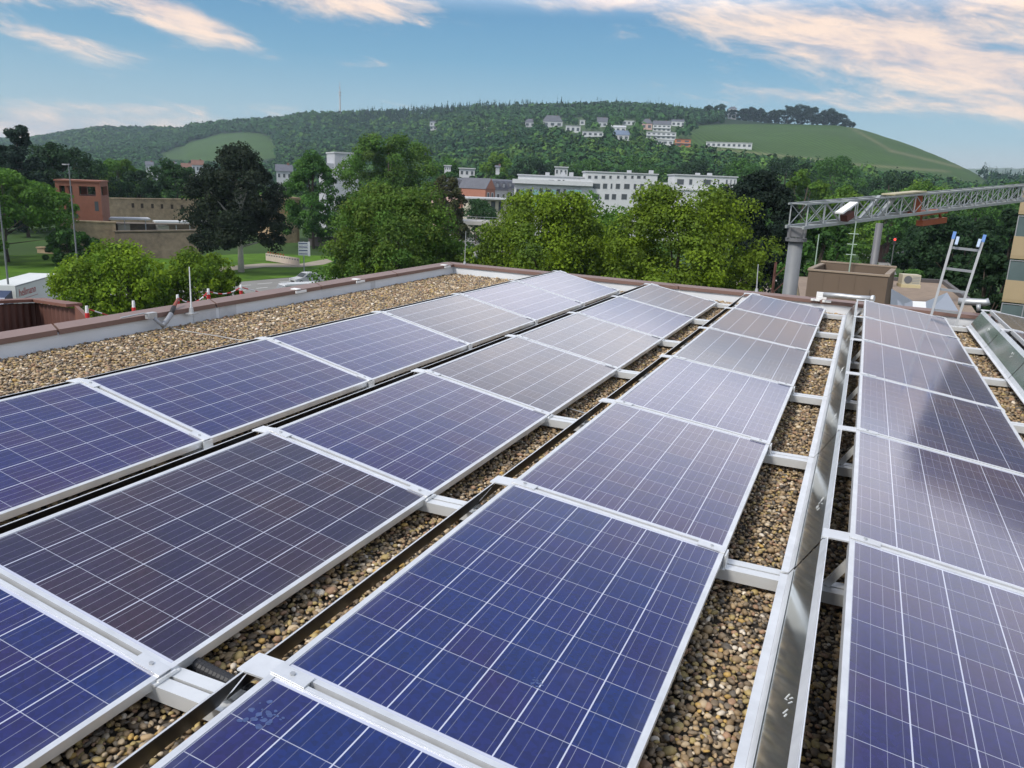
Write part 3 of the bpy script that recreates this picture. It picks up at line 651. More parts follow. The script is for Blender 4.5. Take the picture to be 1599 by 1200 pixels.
tree_px('maple_tree', 'broad brownish green maple tree left of the parapet corner', 619, 291, 222, 70, BG, MG, 8, nl=230, per=290, leaf=.26, clear=.05, amp=.20, box=2.8)
tree_px('purple_plum_tree', 'brownish olive tree right behind the broad maple near the pink houses', 698, 277, 66, 150, (.055, .050, .022), (.05, .062, .022), 9, nl=120, per=190, leaf=.40, clear=.04, amp=.08)
tree_px('maple_tree', 'bright green tree below the white apartment block, left of its bright neighbour', 858, 302, 228, 63, YG, (.058, .098, .018), 10, nl=230, per=290, leaf=.24, clear=.06, amp=.22, box=3.6)
tree_px('maple_tree', 'bright yellow green tree standing in front of the dark conifer', 1070, 294, 258, 59, YG, (.065, .105, .018), 11, nl=250, per=290, leaf=.23, clear=.06, amp=.24, box=3.0)
tree_px('yew_tree', 'dense dark conifer between the bright tree and the crane end', 1184, 271, 138, 100, (.008, .018, .011), (.013, .025, .014), 12, nl=170, per=230, leaf=.40, clear=.02, hollow=.25, amp=.10, box=4.0)
tree_px('spruce_tree', 'tall dark spruce rising above all trees at the far left', 27, 198, 62, 185, (.014, .030, .020), (.020, .040, .026), 13, nl=90, per=190, leaf=.6, clear=.08, top=.2, hollow=.15)
tree_px('oak_tree', 'dark green round tree right of the tall spruce', 92, 226, 112, 205, DG, DG2, 14, nl=90, per=200, leaf=.65, clear=.08)
tree_px('oak_tree', 'dark green tree at the left picture edge below the spruce', -12, 232, 100, 200, DG, DG2, 15, nl=80, per=190, leaf=.65, clear=.08)
tree_px('oak_tree', 'olive brown tree behind the orange brick tower', 132, 262, 80, 215, (.05, .055, .022), DG2, 16, nl=60, per=180, leaf=.6, clear=.08)
tree_px('lime_tree', 'light green tree right behind the orange brick tower', 182, 250, 74, 225, (.075, .115, .028), MG, 17, nl=70, per=190, leaf=.6, clear=.08)
tree_px('oak_tree', 'dark green rounded tree above the stone wall, left of a larger one', 216, 268, 58, 205, DG, DG2, 18, nl=50, per=180, leaf=.55, clear=.06)
tree_px('oak_tree', 'larger green tree above the right end of the long stone wall', 272, 251, 76, 210, MG2, DG2, 19, nl=70, per=190, leaf=.55, clear=.06)
tree_px('lime_tree', 'small light green tree peeping out left of the dark beech', 322, 277, 44, 200, MG, YG2, 20, nl=40, per=160, leaf=.5, clear=.06)
tree_px('shrub_tree', 'dark bush at the foot of the broad maple beside the road', 545, 398, 78, 82, MG2, DG, 21, nl=60, per=190, leaf=.26, clear=.02)
tree_px('shrub_tree', 'small upright yellowish bush rising over the coping, left of a similar one', 566, 412, 24, 60, YG, YG2, 22, nl=22, per=120, leaf=.2, clear=.02, upright=.6)
tree_px('shrub_tree', 'small upright yellowish bush rising over the coping, right of a similar one', 594, 408, 24, 60, YG, YG2, 23, nl=22, per=120, leaf=.2, clear=.02, upright=.6)
tree_px('lime_tree', 'green tree filling the gap between the two bright trees under the white block', 945, 309, 170, 76, MG, YG2, 41, nl=130, per=230, leaf=.28, clear=.04, box=3.0)
tree_px('shrub_tree', 'green bush filling the gap beside the rod on the parapet corner', 737, 392, 70, 66, MG, BG, 24, nl=60, per=190, leaf=.24, clear=.02)
tree_px('shrub_tree', 'low green bushes under the apartment block beside the dark conifer', 1120, 290, 90, 140, MG, DG2, 25, nl=50, per=180, leaf=.4, clear=.03)
tree_px('purple_plum_tree', 'small dark purple tree beside the pink terraced house', 722, 303, 22, 205, (.022, .012, .018), (.03, .016, .02), 26, nl=20, per=120, leaf=.45, clear=.1)
tree_px('shrub_tree', 'green hedge trees behind the parked cars under the terraced houses', 745, 312, 74, 190, MG2, DG2, 27, nl=50, per=160, leaf=.45, clear=.03)
# the belt of trees on the right, between the conifer and the hill
belt = [(1262,268,84,190,0,'bright green tree behind the left end of the crane jib'),(1330,292,96,170,0,'bright green tree behind the middle of the crane jib'),(1392,300,90,205,1,'mid green tree behind the second crane mast'),
    (1452,284,110,240,0,'light green tree under the vineyard slope above the crane trolley'),(1535,292,110,230,1,'mid green tree above the right part of the crane jib'),(1600,280,100,250,1,'mid green tree at the right picture edge above the jib'),
    (1280,345,108,96,1,'dark green tree behind the lattice mast under the crane jib'),(1306,356,56,120,1,'small green tree left of the brown brick house'),(1462,345,104,130,2,'dark green tree under the crane trolley, right of the brick house'),
    (1515,340,120,115,2,'dark green tree right behind the leaning ladder'),(1588,330,90,120,2,'dark green tree half hidden by the balcony tower'),(1428,424,80,80,1,'low green tree beside the grey street, left of the ladder'),
    (1480,415,110,70,2,'dark low tree seen through the ladder rungs'),(1550,400,80,72,2,'dark low tree between ladder and balcony tower'),(1225,300,60,210,1,'green tree behind the dark conifer top'),
    (1160,250,90,330,1,'green tree on the slope right of the white apartment block'),(1230,246,96,360,2,'dark tree on the slope below the vineyard, left of two'),(1310,246,120,380,1,'green tree on the slope right below the vineyard edge'),
    (1395,270,100,330,2,'dark green tree below the vineyard above the jib middle'),(1500,312,70,300,0,'light green tree near the foot of the vineyard slope'),(1090,250,100,400,2,'dark green tree right above the apartment block end'),
    (1000,246,100,420,1,'round green tree above the middle of the apartment block'),(925,250,90,410,1,'round green tree above the upper storey of the apartment block'),(845,248,90,400,2,'dark green tree left above the apartment block'),(778,240,70,380,0,'light green tree above the slate terraced roofs'),(700,246,70,360,1,'green tree above the white flat houses in town'),(702,270,56,318,1,'green tree below the small white valley house, left of the slate terrace'),(778,271,40,318,1,'small green tree peeping over the slate roofs below the narrow white gable'),(735,276,40,316,2,'dark green tree right behind the pink terraced house')]
cols = {0: ((.105, .175, .020), MG), 1: (MG, MG2), 2: (DG2, DG)}
for i, (u, v, w, r, c, lb) in enumerate(belt):
    gz = G if r < 300 else float(hill_z(*at(u, v, r)[:2]))-1
    tree_px('broadleaf_tree', lb, u, v, w, r, cols[c][0], cols[c][1], 60+i, base_z=gz, nl=int(46+w*.25), per=170, leaf=.30+r*.0017, clear=.04, group='trees of the green belt below the vineyard hill')
# fill of bushy woodland between those trees and the hill foot
g = np.random.default_rng(11); pts, szs, hts, cls = [], [], [], []
for i in range(1500):
    a = g.uniform(-.95, .22); rr_ = g.uniform(250, 560)
    X, Y = CX+rr_*math.sin(a), CY+rr_*math.cos(a); Z = max(G, float(hill_z(X, Y))); U, Vv = project(np.array(X), np.array(Y), np.array(Z))
    if rr_ < (262 if U < 800 else 290) and 640 < U < 1180: continue
    if U < 640 and rr_ < 330: continue
    pts.append((X, Y, Z)); szs.append(g.uniform(3.2, 6.2)); hts.append(g.uniform(6, 12) if U > 640 else g.uniform(4, 8)); cls.append(np.array(MG if g.random() < .5 else (YG2 if g.random() < .4 else DG2))*.9)
pts = np.array(pts); szs = np.array(szs); hts = np.array(hts); pts[:, 2] += hts*.4
a_, b_, c_ = crowns(pts, szs, hts, np.array(cls), 9, 260, .15)
tag(np_mesh('valley_woodland', a_, b_, LEAFY, c_), 'mixed green wood filling the valley floor below the hill', 'woodland', kind='stuff')
# wood along the castle-like top of the vineyard: single big trees
tops = [(1146,172,26,2,'spruce'),(1108,165,20,1,'spruce'),(1126,163,16,1,'spruce'),(1163,170,16,0,'spruce'),(1176,168,16,0,'spruce'),(1188,170,17,0,'spruce'),(1200,176,18,1,'oak'),(1213,172,24,0,'oak'),(1232,166,30,0,'oak'),(1250,164,28,0,'oak'),(1268,168,26,0,'oak'),(1287,174,24,0,'oak'),(1300,170,24,0,'oak'),(1312,178,18,0,'oak'),(1325,189,14,0,'oak')]
for i, (u, v, w, c, kd) in enumerate(tops):
    rr_ = float(np.interp(math.atan2(*(at(u, v, 1400)[:2]-CAMP[:2])), sk_az, sk_r)); p = at(u, v, rr_); zb = float(hill_z(p[0], p[1]))
    lab = {'spruce': 'dark pointed conifer on the hilltop', 'oak': 'dark round tree on the hilltop'}[kd]
    lab += f", {['first','second','third','fourth','fifth','sixth','seventh','eighth','ninth','tenth'][sum(1 for q in tops[:i] if q[4]==kd)]} {'conifer' if kd=='spruce' else 'round one'} from the left"
    make_tree(kd+'_tree', lab, (p[0], p[1], zb-1), p[2]-zb+1, w*1.25*rr_/FPX/2, w*1.25*rr_/FPX/2, (.016,.030,.022) if c != 1 else DG2, DG, 200+i, clear=.02, nl=70, per=110, leaf=1.5, trunk_r=.5, top=.15 if kd == 'spruce' else .75, hollow=.2, group='trees along the hilltop above the vineyard')

# ================================================================== streets, walls and houses
ASPH = mat('asphalt', (.21, .205, .19), .9, 0, .18, .35); PATHM = mat('path_gravel', (.30, .26, .20), .95, 0, .15, .4); LAWN = mat('mown_lawn', (.085, .165, .016), .95, 0, .45, .25, 0, .1, (.040, .085, .012)); PAINT = mat('road_paint', (.62, .62, .60), .8)
STONE = mat('sandstone_wall', (.33, .25, .16), .95, 0, .5, 1.1, .5); STONE2 = mat('dark_stone_wall', (.13, .105, .08), .95, 0, .5, 1.1, .5); TANW = mat('tan_render', (.36, .26, .155), .9, 0, .14, .6)
BRICK = mat('orange_brick', (.22, .088, .055), .9, 0, .15, 2.5); WHITEW = mat('white_render', (.53, .54, .55), .8, 0, .05, .5); WHITE2 = mat('grey_white_render', (.44, .45, .47), .8, 0, .08, .5); PINKW = mat('pink_render', (.50, .34, .30), .85, 0, .06, .6)
SLATE = mat('slate_roof', (.10, .105, .125), .7, 0, .18, .8); REDR = mat('brown_tile_roof', (.16, .085, .06), .8, 0, .2, .8); GLASSD = mat('dark_window', (.075, .085, .095), .12, 0, 0, 1, 0, .7); GLASSG = mat('green_balcony_glass', (.20, .36, .36), .15, 0, .12, .4, 0, .6); BEIGE = mat('beige_concrete', (.33, .255, .15), .85, 0, .10, .4); GREYM = mat('grey_painted_metal', (.30, .31, .33), .55, .2, .08, .8); ORANGE = mat('orange_paint', (.30, .075, .03), .6, 0, .15, 3); TAUPE = mat('taupe_cladding', (.135, .098, .070), .85, 0, .10, .7); ROOFGR = mat('roof_gravel_tan', (.26, .195, .145), .95, 0, .25, 2.0)
def sheet(name, px, z, mt):
    b = MB(); b.add([(*onz(u, v)[:2], z) for (u, v) in px], [tuple(range(len(px)))])
    return tag(b.build(name, mt), kind='structure')
sheet('lawn', [(-60,440),(-60,402),(120,396),(300,400),(420,396),(540,402),(540,427),(505,430),(430,435),(350,443),(250,452),(100,462),(-60,470)][::-1], G+.02, LAWN)
sheet('road', [(-60,476),(120,462),(250,453),(350,443),(430,436),(505,430),(640,420),(760,404),(790,412),(690,432),(560,448),(420,470),(250,500),(-60,545)][::-1], G+.04, ASPH)
sheet('path', [(330,419),(410,412),(470,412.5),(510,405),(520,409),(505,414),(470,418),(410,418),(345,425)][::-1], G+.05, PATHM)
sheet('car_park', [(700,402),(700,366),(800,362),(800,402)][::-1], G+.03, mat('car_park_asphalt', (.24, .235, .22), .9, 0, .12, .2))
b = MB()
for (u0, v0, u1, v1) in ((372,447.5,392,446),(402,444.5,425,442.6),(436,441.5,452,440.2),(512,436,530,434.5),(364,456,384,454),(400,451.5,418,449.6)):
    p, q_ = onz(u0, v0), onz(u1, v1); d = Vector((q_[0]-p[0], q_[1]-p[1], 0)).normalized(); w = Vector((-d.y, d.x, 0))*.11; P, Q = Vector((p[0], p[1], G+.055)), Vector((q_[0], q_[1], G+.055))
    b.quad(P-w, Q-w, Q+w, P+w)
tag(b.build('road_marking', PAINT), kind='structure')
sheet('street', [(1330,430),(1352,404),(1340,388),(1372,386),(1422,392),(1415,400),(1392,412),(1405,440)][::-1], G+.04, mat('pale_concrete_street', (.27, .26, .25), .9, 0, .12, .3))
sheet('yard', [(1150,470),(1150,412),(1245,410),(1245,470)][::-1], G+.03, mat('yard_paving', (.26, .21, .17), .9, 0, .15, .3))

# local frame of a facade: origin at the left foot, x along the facade, y away from us, z up
def facade(u0, r0, u1, r1, z0=G, v=300):
    a, b_ = at(u0, v, r0), at(u1, v, r1); A = Vector((a[0], a[1], z0)); B = Vector((b_[0], b_[1], z0))
    return A, (B-A).length, math.atan2(B.y-A.y, B.x-A.x)
def zat(u, v, r): return at(u, v, r)[2]
def window_at(parent, x0, z0, w, h, y=0.0, glass=None, fr=None, fw=.12):
    b = MB(); f = .12 if fw is None else fw
    b.box(x0, y-.05, z0, x0+w, y-.003, z0+f); b.box(x0, y-.05, z0+h-f, x0+w, y-.003, z0+h); b.box(x0, y-.05, z0+f, x0+f, y-.003, z0+h-f); b.box(x0+w-f, y-.05, z0+f, x0+w, y-.003, z0+h-f)
    o = b.build('window', fr or WHITEP, parent)
    p = MB(); p.box(x0+f, y-.025, z0+f, x0+w-f, y-.004, z0+h-f); p.build('pane', glass or GLASSD, o)
    return o
def gable_roof(mt, parent, x0, x1, y0, y1, z, h, name='roof', ov=.4, along='x'):
    b = MB()
    if along == 'x':
        ym = (y0+y1)/2
        b.add([(x0-ov,y0-ov,z),(x1+ov,y0-ov,z),(x1+ov,y1+ov,z),(x0-ov,y1+ov,z),(x0-ov,ym,z+h),(x1+ov,ym,z+h)], [(0,1,5,4),(2,3,4,5),(0,4,3),(1,2,5),(3,2,1,0)])
    else:
        xm = (x0+x1)/2
        b.add([(x0-ov,y0-ov,z),(x1+ov,y0-ov,z),(x1+ov,y1+ov,z),(x0-ov,y1+ov,z),(xm,y0-ov,z+h),(xm,y1+ov,z+h)], [(0,4,5,3),(1,2,5,4),(0,1,4),(2,3,5),(3,2,1,0)])
    return b.build(name, mt, parent)
def hip_roof(mt, parent, x0, x1, y0, y1, z, h, ov=.5):
    b = MB(); ym = (y0+y1)/2; k = min((x1-x0)*.3, (y1-y0)*.5)
    b.add([(x0-ov,y0-ov,z),(x1+ov,y0-ov,z),(x1+ov,y1+ov,z),(x0-ov,y1+ov,z),(x0+k,ym,z+h),(x1-k,ym,z+h)], [(0,1,5,4),(2,3,4,5),(3,0,4),(1,2,5),(3,2,1,0)])
    return b.build('roof', mt, parent)

# ---- houses on the hill and in the valley: u0, u1, v top of wall, v foot, roof kind, wall, roof mat, roof px, label
def house_px(u0, u1, vt, vf, r, roof, wallm, roofm, rpx, label, depth=9.0, nwin=3, floors=1, turn=.0, z0=None, drop=6.0, group='houses among the trees on the hillside'):
    if r is None:
        p = on_hill((u0+u1)/2, vf); r = math.hypot(p[0]-CX, p[1]-CY)
    A = at(u0, vf, r); B = at(u1, vf, r)
    w = math.hypot(B[0]-A[0], B[1]-A[1]); zf = (A[2]+B[2])/2; zt = zat((u0+u1)/2, vt, r); h = max(2.2, zt-zf)
    root = thing('hill_house' if group and 'hill' in group else 'town_house', label, 'house', (A[0], A[1], zf), math.atan2(B[1]-A[1], B[0]-A[0])+turn, group)
    b = MB(); b.box(0, 0, -drop, w, depth, h); b.build('wall', wallm, root)
    rh = rpx*r/FPX
    if roof == 'flat':
        b = MB(); b.box(-.35, -.5, h, w+.35, depth+.3, h+.35); b.build('roof', roofm, root)
    elif roof == 'hip': hip_roof(roofm, root, 0, w, 0, depth, h+.01, rh)
    elif roof == 'gable': gable_roof(roofm, root, 0, w, 0, depth, h+.01, rh)
    else: gable_roof(roofm, root, 0, w, 0, depth, h+.01, rh, along='y')
    fh = h/floors
    for fl in range(floors):
        for i in range(nwin):
            ww = w/nwin; b_ = .22*ww
            window_at(root, i*ww+b_, fl*fh+fh*.28, ww-2*b_, fh*.48, 0, None, wallm, .1)
        if floors > 1 and fl > 0:
            m_ = MB(); m_.box(-.1, -1.2, fl*fh-.12, w+.1, -.052, fl*fh+.10); m_.build('balcony', WHITEW, root)
    if roof != 'flat':
        m_ = MB(); m_.box(w*.7, depth*.45, h+.2, w*.7+.8, depth*.45+.8, h+rh+.6); m_.build('chimney', mat('chimney_brick', (.2, .11, .09), .9), root)
    return root
HH = [(847,878,190,199,'hip',WHITE2,SLATE,9,'white villa under a broad grey hipped roof, high on the wooded hill',3,1),(819,836,191,199,'hip',WHITE2,SLATE,5,'small dark roofed house left of the grey hipped villa',2,1),
 (883,906,197,208,'flat',WHITEW,WHITE2,0,'white stepped house just below and right of the grey hipped villa',3,1),(905,913,188,196,'flat',WHITEW,WHITEW,0,'tiny white cube house above the white stepped house',1,1),
 (909,942,206,214,'flat',WHITEW,WHITE2,0,'low white bungalow with flat roof and dark window band',4,1),(932,948,191,199,'gable',WHITE2,SLATE,7,'dark roofed grey house above the white bungalow',2,1),
 (972,992,189,196,'flat',WHITEW,WHITEW,0,'white flat box house highest in the middle of the slope',3,1),(953,977,199,206,'gable',WHITEW,WHITE2,3,'white house with pale low roof above the blue roofed one',3,1),
 (956,982,211,219,'gable',WHITE2,mat('blue_slate', (.13,.17,.24), .6, 0, .1, .5),7,'house with bluish slate roof in the middle of the slope',3,1),(1001,1018,193,203,'hip',PINKW,SLATE,7,'pinkish house with dark hipped roof left of the tall white terrace house',2,1),
 (1019,1047,195,206,'gable',WHITEW,SLATE,6,'tall white house with grey roof standing above the white terraces',4,2),(1009,1055,207,218,'flat',WHITEW,WHITE2,0,'wide white house with long balconies, biggest on the slope',6,2),
 (1018,1051,219,227,'flat',WHITEW,WHITEW,0,'white block below the wide balcony house, left of the orange one',4,1),(1048,1070,190,198,'gable',WHITEW,SLATE,3,'white house with low grey roof at the vineyard corner',3,1),
 (1053,1078,218,230,'flat',mat('orange_render', (.44,.16,.07), .85, 0, .06, .4),mat('orange_roof', (.30,.13,.08), .8),0,'orange flat roofed house at the lower vineyard edge',2,2),
 (671,682,191,204,'hip',WHITEW,SLATE,2,'pale tower like villa alone in the woods below the ridge',2,2),(756,765,199,204,'flat',WHITEW,WHITEW,0,'tiny white house peeping out of the woods right of the pale villa',1,1),(977,990,221,224,'flat',WHITEW,WHITEW,0,'low white garden wall house under the blue slate roof',1,1)]
for (u0, u1, vt, vf, rf, wm, rm, rp, lb, nw, fl) in HH:
    house_px(u0, u1, vt, vf, None, rf, wm, rm, rp, lb, 10, nw, fl)
house_px(1102,1174,223,231.5,None,'flat',WHITEW,WHITE2,0,'long low white winery building standing in the vineyard',12,9,1,group=None)
house_px(1136,1149,170,186,float(np.interp(math.atan2(*(at(1142,180,1400)[:2]-CAMP[:2])), sk_az, sk_r))-6,'hip',WHITE2,SLATE,3,'square white tower house on the ridge between conifers',9,2,2,group=None)
TH = [(717,741,264,277,330,'flat',WHITEW,WHITEW,0,'white flat roofed house behind the slate terrace in the valley'),(694,704,260,268,350,'flat',WHITEW,WHITEW,0,'small white house left of the flat roofed one in the valley'),
 (774,780,262,270,345,'gable',WHITEW,SLATE,3,'narrow white gable above the end of the slate terrace'),(866,886,262,276,330,'flat',WHITEW,WHITEW,0,'white house end rising behind the long apartment block'),
 (228,240,258,268,620,'gable',WHITE2,SLATE,5,'pale house with slate roof farthest left in the distant town'),(243,262,268,277,560,'gable',WHITE2,SLATE,5,'grey roofed house in the distant town above the stone wall'),
 (262,276,259,268,640,'gable',WHITEW,SLATE,5,'white house with dark roof in the distant town, upper row'),(284,300,262,272,600,'gable',PINKW,REDR,6,'brownish gabled house in the distant town left of the beech'),
 (300,318,258,270,580,'gable',WHITE2,REDR,7,'house with brown tiled roof in the distant town left of the beech'),(316,336,268,278,520,'gable',WHITEW,SLATE,5,'white house with slate roof closest to the dark beech'),
 (432,456,268,282,300,'gable',WHITE2,SLATE,10,'white house with steep grey roof between beech and ash tree')]
for i, (u0, u1, vt, vf, r, rf, wm, rm, rp, lb) in enumerate(TH):
    house_px(u0, u1, vt, vf, r, rf, wm, rm, rp, lb, 10, 3, 1, drop=4, group='houses of the town in the valley')

# ---- white apartment block
A, w, rz = facade(803, 233, 1150, 240)
ap = thing('apartment_block', 'long white apartment block with flat roofs, dark windows and glazed turquoise balconies', 'apartment block', A, rz)
px2m = w/347.0
def U(u): return (u-803)*px2m
zt = lambda v, u: zat(u, v, 235)-G
b = MB(); z1 = zt(291, 950); b.box(0, 0, 0, w, 14, z1-.25); b.build('wall', WHITEW, ap)
b = MB(); b.box(-.6, -1.6, z1-.25, U(925), 13.8, z1+.9); b.box(U(925)+.002, -.3, z1-.25, w+.3, 14, z1+.1); b.build('parapet_band', WHITEW, ap)
m_ = MB(); m_.box(U(906), -.34, z1-9.5, U(1052), 5, zt(283, 980)); m_.build('middle_wall', WHITEW, ap)
setbacks = [(808, 922, 274.5), (913, 1025, 269.5), (1053, 1150, 273.5)]
up = []
for (u0, u1, v) in setbacks:
    zt_ = zt(v, (u0+u1)/2); m_ = MB(); m_.box(U(u0), 1.0 if u0 != 913 else -.35, z1+.105 if u0 != 913 else zt(283, 980)+.005, U(u1), 12, zt_-.3); o = m_.build('upper_storey', WHITEW, ap); m_ = MB(); m_.box(U(u0)-.3, .7 if u0 != 913 else -.6, zt_-.298, U(u1)+.3, 12.3, zt_); m_.build('roof', WHITE2, o); up.append((zt_, 1.0 if u0 != 913 else -.35))
def apwin(u0, u1, v0, v1, y=0.0, uu=None):
    zz0, zz1 = zt(v1, u0), zt(v0, u0); window_at(ap, U(u0), zz0, (u1-u0)*px2m, zz1-zz0, y, None, GREYM, .08)
for (u0, u1) in ((822,828),(834,840),(843,849),(856,865),(870,875),(878,881)): apwin(u0, u1, 281, 289, 1.0)
for (u0, u1) in ((903,908),(912,915),(917,922)): apwin(u0, u1, 284, 290.5, 1.0)
for (u0, u1) in ((917,922),(927,932),(938,944),(950,954),(962,966),(973,977),(984,988),(993,999),(1003,1007)): apwin(u0, u1, 274.5, 279.5, -.35)
for (u0, u1) in ((925,937),(941,948),(953,956),(961,968),(974,983),(989,993),(999,1005),(1015,1024),(1030,1038)): apwin(u0, u1, 286.5+.012*(u0-925), 295+.012*(u0-925), -.34)
for (u0, u1) in ((925,937),(945,952),(956,963),(971,980),(988,996),(1006,1016),(1026,1036)): apwin(u0, u1, 303, 312, -.34)
for (u0, u1) in ((1057,1068),(1076,1081),(1098,1110),(1115,1117),(1121,1123),(1133,1136),(1140,1142),(1146,1148)): apwin(u0, u1, 279.5+.01*(u0-1053), 288.5+.01*(u0-1053), 1.0)
for fl, (v0, v1) in enumerate(((294.5, 307), (310, 322))):
    for (u0, u1) in ((806,812),(823,831),(842,848),(852,860),(869,875),(880,884),(909,920),(926,936)): apwin(u0, u1, v0+1, v1, 0)
    for (u0, u1) in ((812,822),(832,841),(849,852),(861,868),(885,893),(894,908)):
        m_ = MB(); m_.box(U(u0), -1.5, zt(v1, u0), U(u1), -1.42, zt(v0+2, u0)); m_.build('balcony_glass', GLASSG, ap)
    m_ = MB(); m_.box(-.4, -1.5, zt(v1, 850)-.25, U(922), -.004, zt(v1, 850)-.05); m_.build('balcony_slab', WHITEW, ap)
for u in (851, 876, 889, 981, 1016, 1090, 1109):
    m_ = MB(); m_.box(U(u), 5, up[0][0]*0+zt(272 if u < 900 else 268.5 if u < 1030 else 272.5, u)-.6, U(u)+1.2, 6.2, zt(272 if u < 900 else 268.5 if u < 1030 else 272.5, u)+.5); m_.build('roof_vent', WHITE2, ap)

# ---- terraced houses with slate roofs, pink gable and the flat annexe in front
def terrace(u0, u1, vt, vr, r, wm, lb, dormers=2, gable=False):
    A, w, rz = facade(u0, r, u1, r+4); t = thing('terraced_house', lb, 'house', A, rz, 'terraced houses with slate roofs in the valley')
    h = zat((u0+u1)/2, vt, r)-G; hr = zat((u0+u1)/2, vr, r)-G-h
    b = MB(); b.box(0, 0, 0, w, 9, h); b.build('wall', wm, t)
    if gable: gable_roof(SLATE, t, 0, w, 0, 9, h+.01, hr, along='y', ov=.2); m_ = MB(); m_.add([(0,-.22,h+.02),(w,-.22,h+.02),(w/2,-.22,h+hr)], [(0,1,2)]); m_.build('gable_wall', wm, t)
    else:
        m_ = MB(); m_.add([(-.2,-.3,h+.01),(w+.2,-.3,h+.01),(w+.2,1.6,h+hr*.85),(-.2,1.6,h+hr*.85),(w+.2,4.5,h+hr),(-.2,4.5,h+hr),(w+.2,9,h+.01),(-.2,9,h+.01)], [(0,1,2,3),(3,2,4,5),(5,4,6,7),(0,3,5,7),(1,6,4,2)]); m_.build('roof', SLATE, t)
        for i in range(dormers):
            x0 = w*(i+.5)/dormers-.6; m_ = MB(); m_.box(x0, .15, h+hr*.22, x0+1.2, 1.5, h+hr*.66); o = m_.build('dormer', SLATE, t); q_ = MB(); q_.box(x0+.15, .13, h+hr*.27, x0+1.05, .148, h+hr*.60); q_.build('pane', WHITE2, o)
    for i in range(2): window_at(t, w*(.18+.42*i), h-2.4, w*.22, 1.5, 0)
    return t
terrace(716, 728, 299, 279, 236, PINKW, 'pink rendered terraced house with slate roof farthest left in its row', 2)
terrace(728, 745, 299, 279, 237, WHITE2, 'white terraced house with bay window and slate roof, right of the pink one', 2)
terrace(745, 758, 296, 279, 238, WHITEW, 'white terraced house with slate roof left of the brick gable', 1)
terrace(758, 773, 296, 279, 228, mat('brick_gable', (.36, .16, .11), .9, 0, .1, 1.2), 'terraced house turning its reddish brick gable to us', 0, True)
terrace(772, 792, 298, 280, 240, WHITEW, 'white terraced house right of the brick gable with tall slate roof', 2)
terrace(792, 812, 296, 281, 246, WHITE2, 'white terraced house at the right end of the slate roofed row', 2)
A, w, rz = facade(732, 214, 792, 216); t = thing('flat_annexe', 'low flat white building with carport openings in front of the slate roofed terrace', 'building', A, rz)
h = zat(760, 309, 215)-G; b = MB(); b.box(0, .6, 0, w, 8, h-.4); b.build('wall', mat('cream_render', (.50, .46, .36), .85, 0, .08, .5), t); b = MB(); b.box(-.5, -1.5, h-.398, w+.5, 8.4, h); b.build('roof', WHITEW, t)
for i in range(4): m_ = MB(); m_.box(w*(.20+.2*i), .50, h-3.3, w*(.31+.2*i), .598, h-.9); m_.build('opening', GLASSD, t)
# ---- footbridge / parking deck edge with parked cars under it
A, w, rz = facade(715, 172, 780, 172); t = thing('parking_deck', 'long pale concrete parking deck edge above the parked cars', 'parking deck', A, rz)
zb = zat(750, 352, 172)-G; zt_ = zat(750, 346.5, 172)-G
b = MB(); b.box(-8, 0, zb, w+6, 9, zt_); b.build('deck', mat('pale_concrete', (.40, .38, .35), .85, 0, .1, .6), t); b = MB(); b.box(-8, .1, zt_+.9, w+6, .16, zt_+.98); b.box(-8, .1, zt_+.45, w+6, .14, zt_+.5)
for i in range(14): b.box(-8+i*1.7, .1, zt_, -7.94+i*1.7, .16, zt_+.9)
b.build('railing', GREYM, t)
for xx in (-6, 0, 6, 12): m_ = MB(); m_.box(xx, 3, 0, xx+.5, 3.5, zb); m_.build('column', STONE2, t)


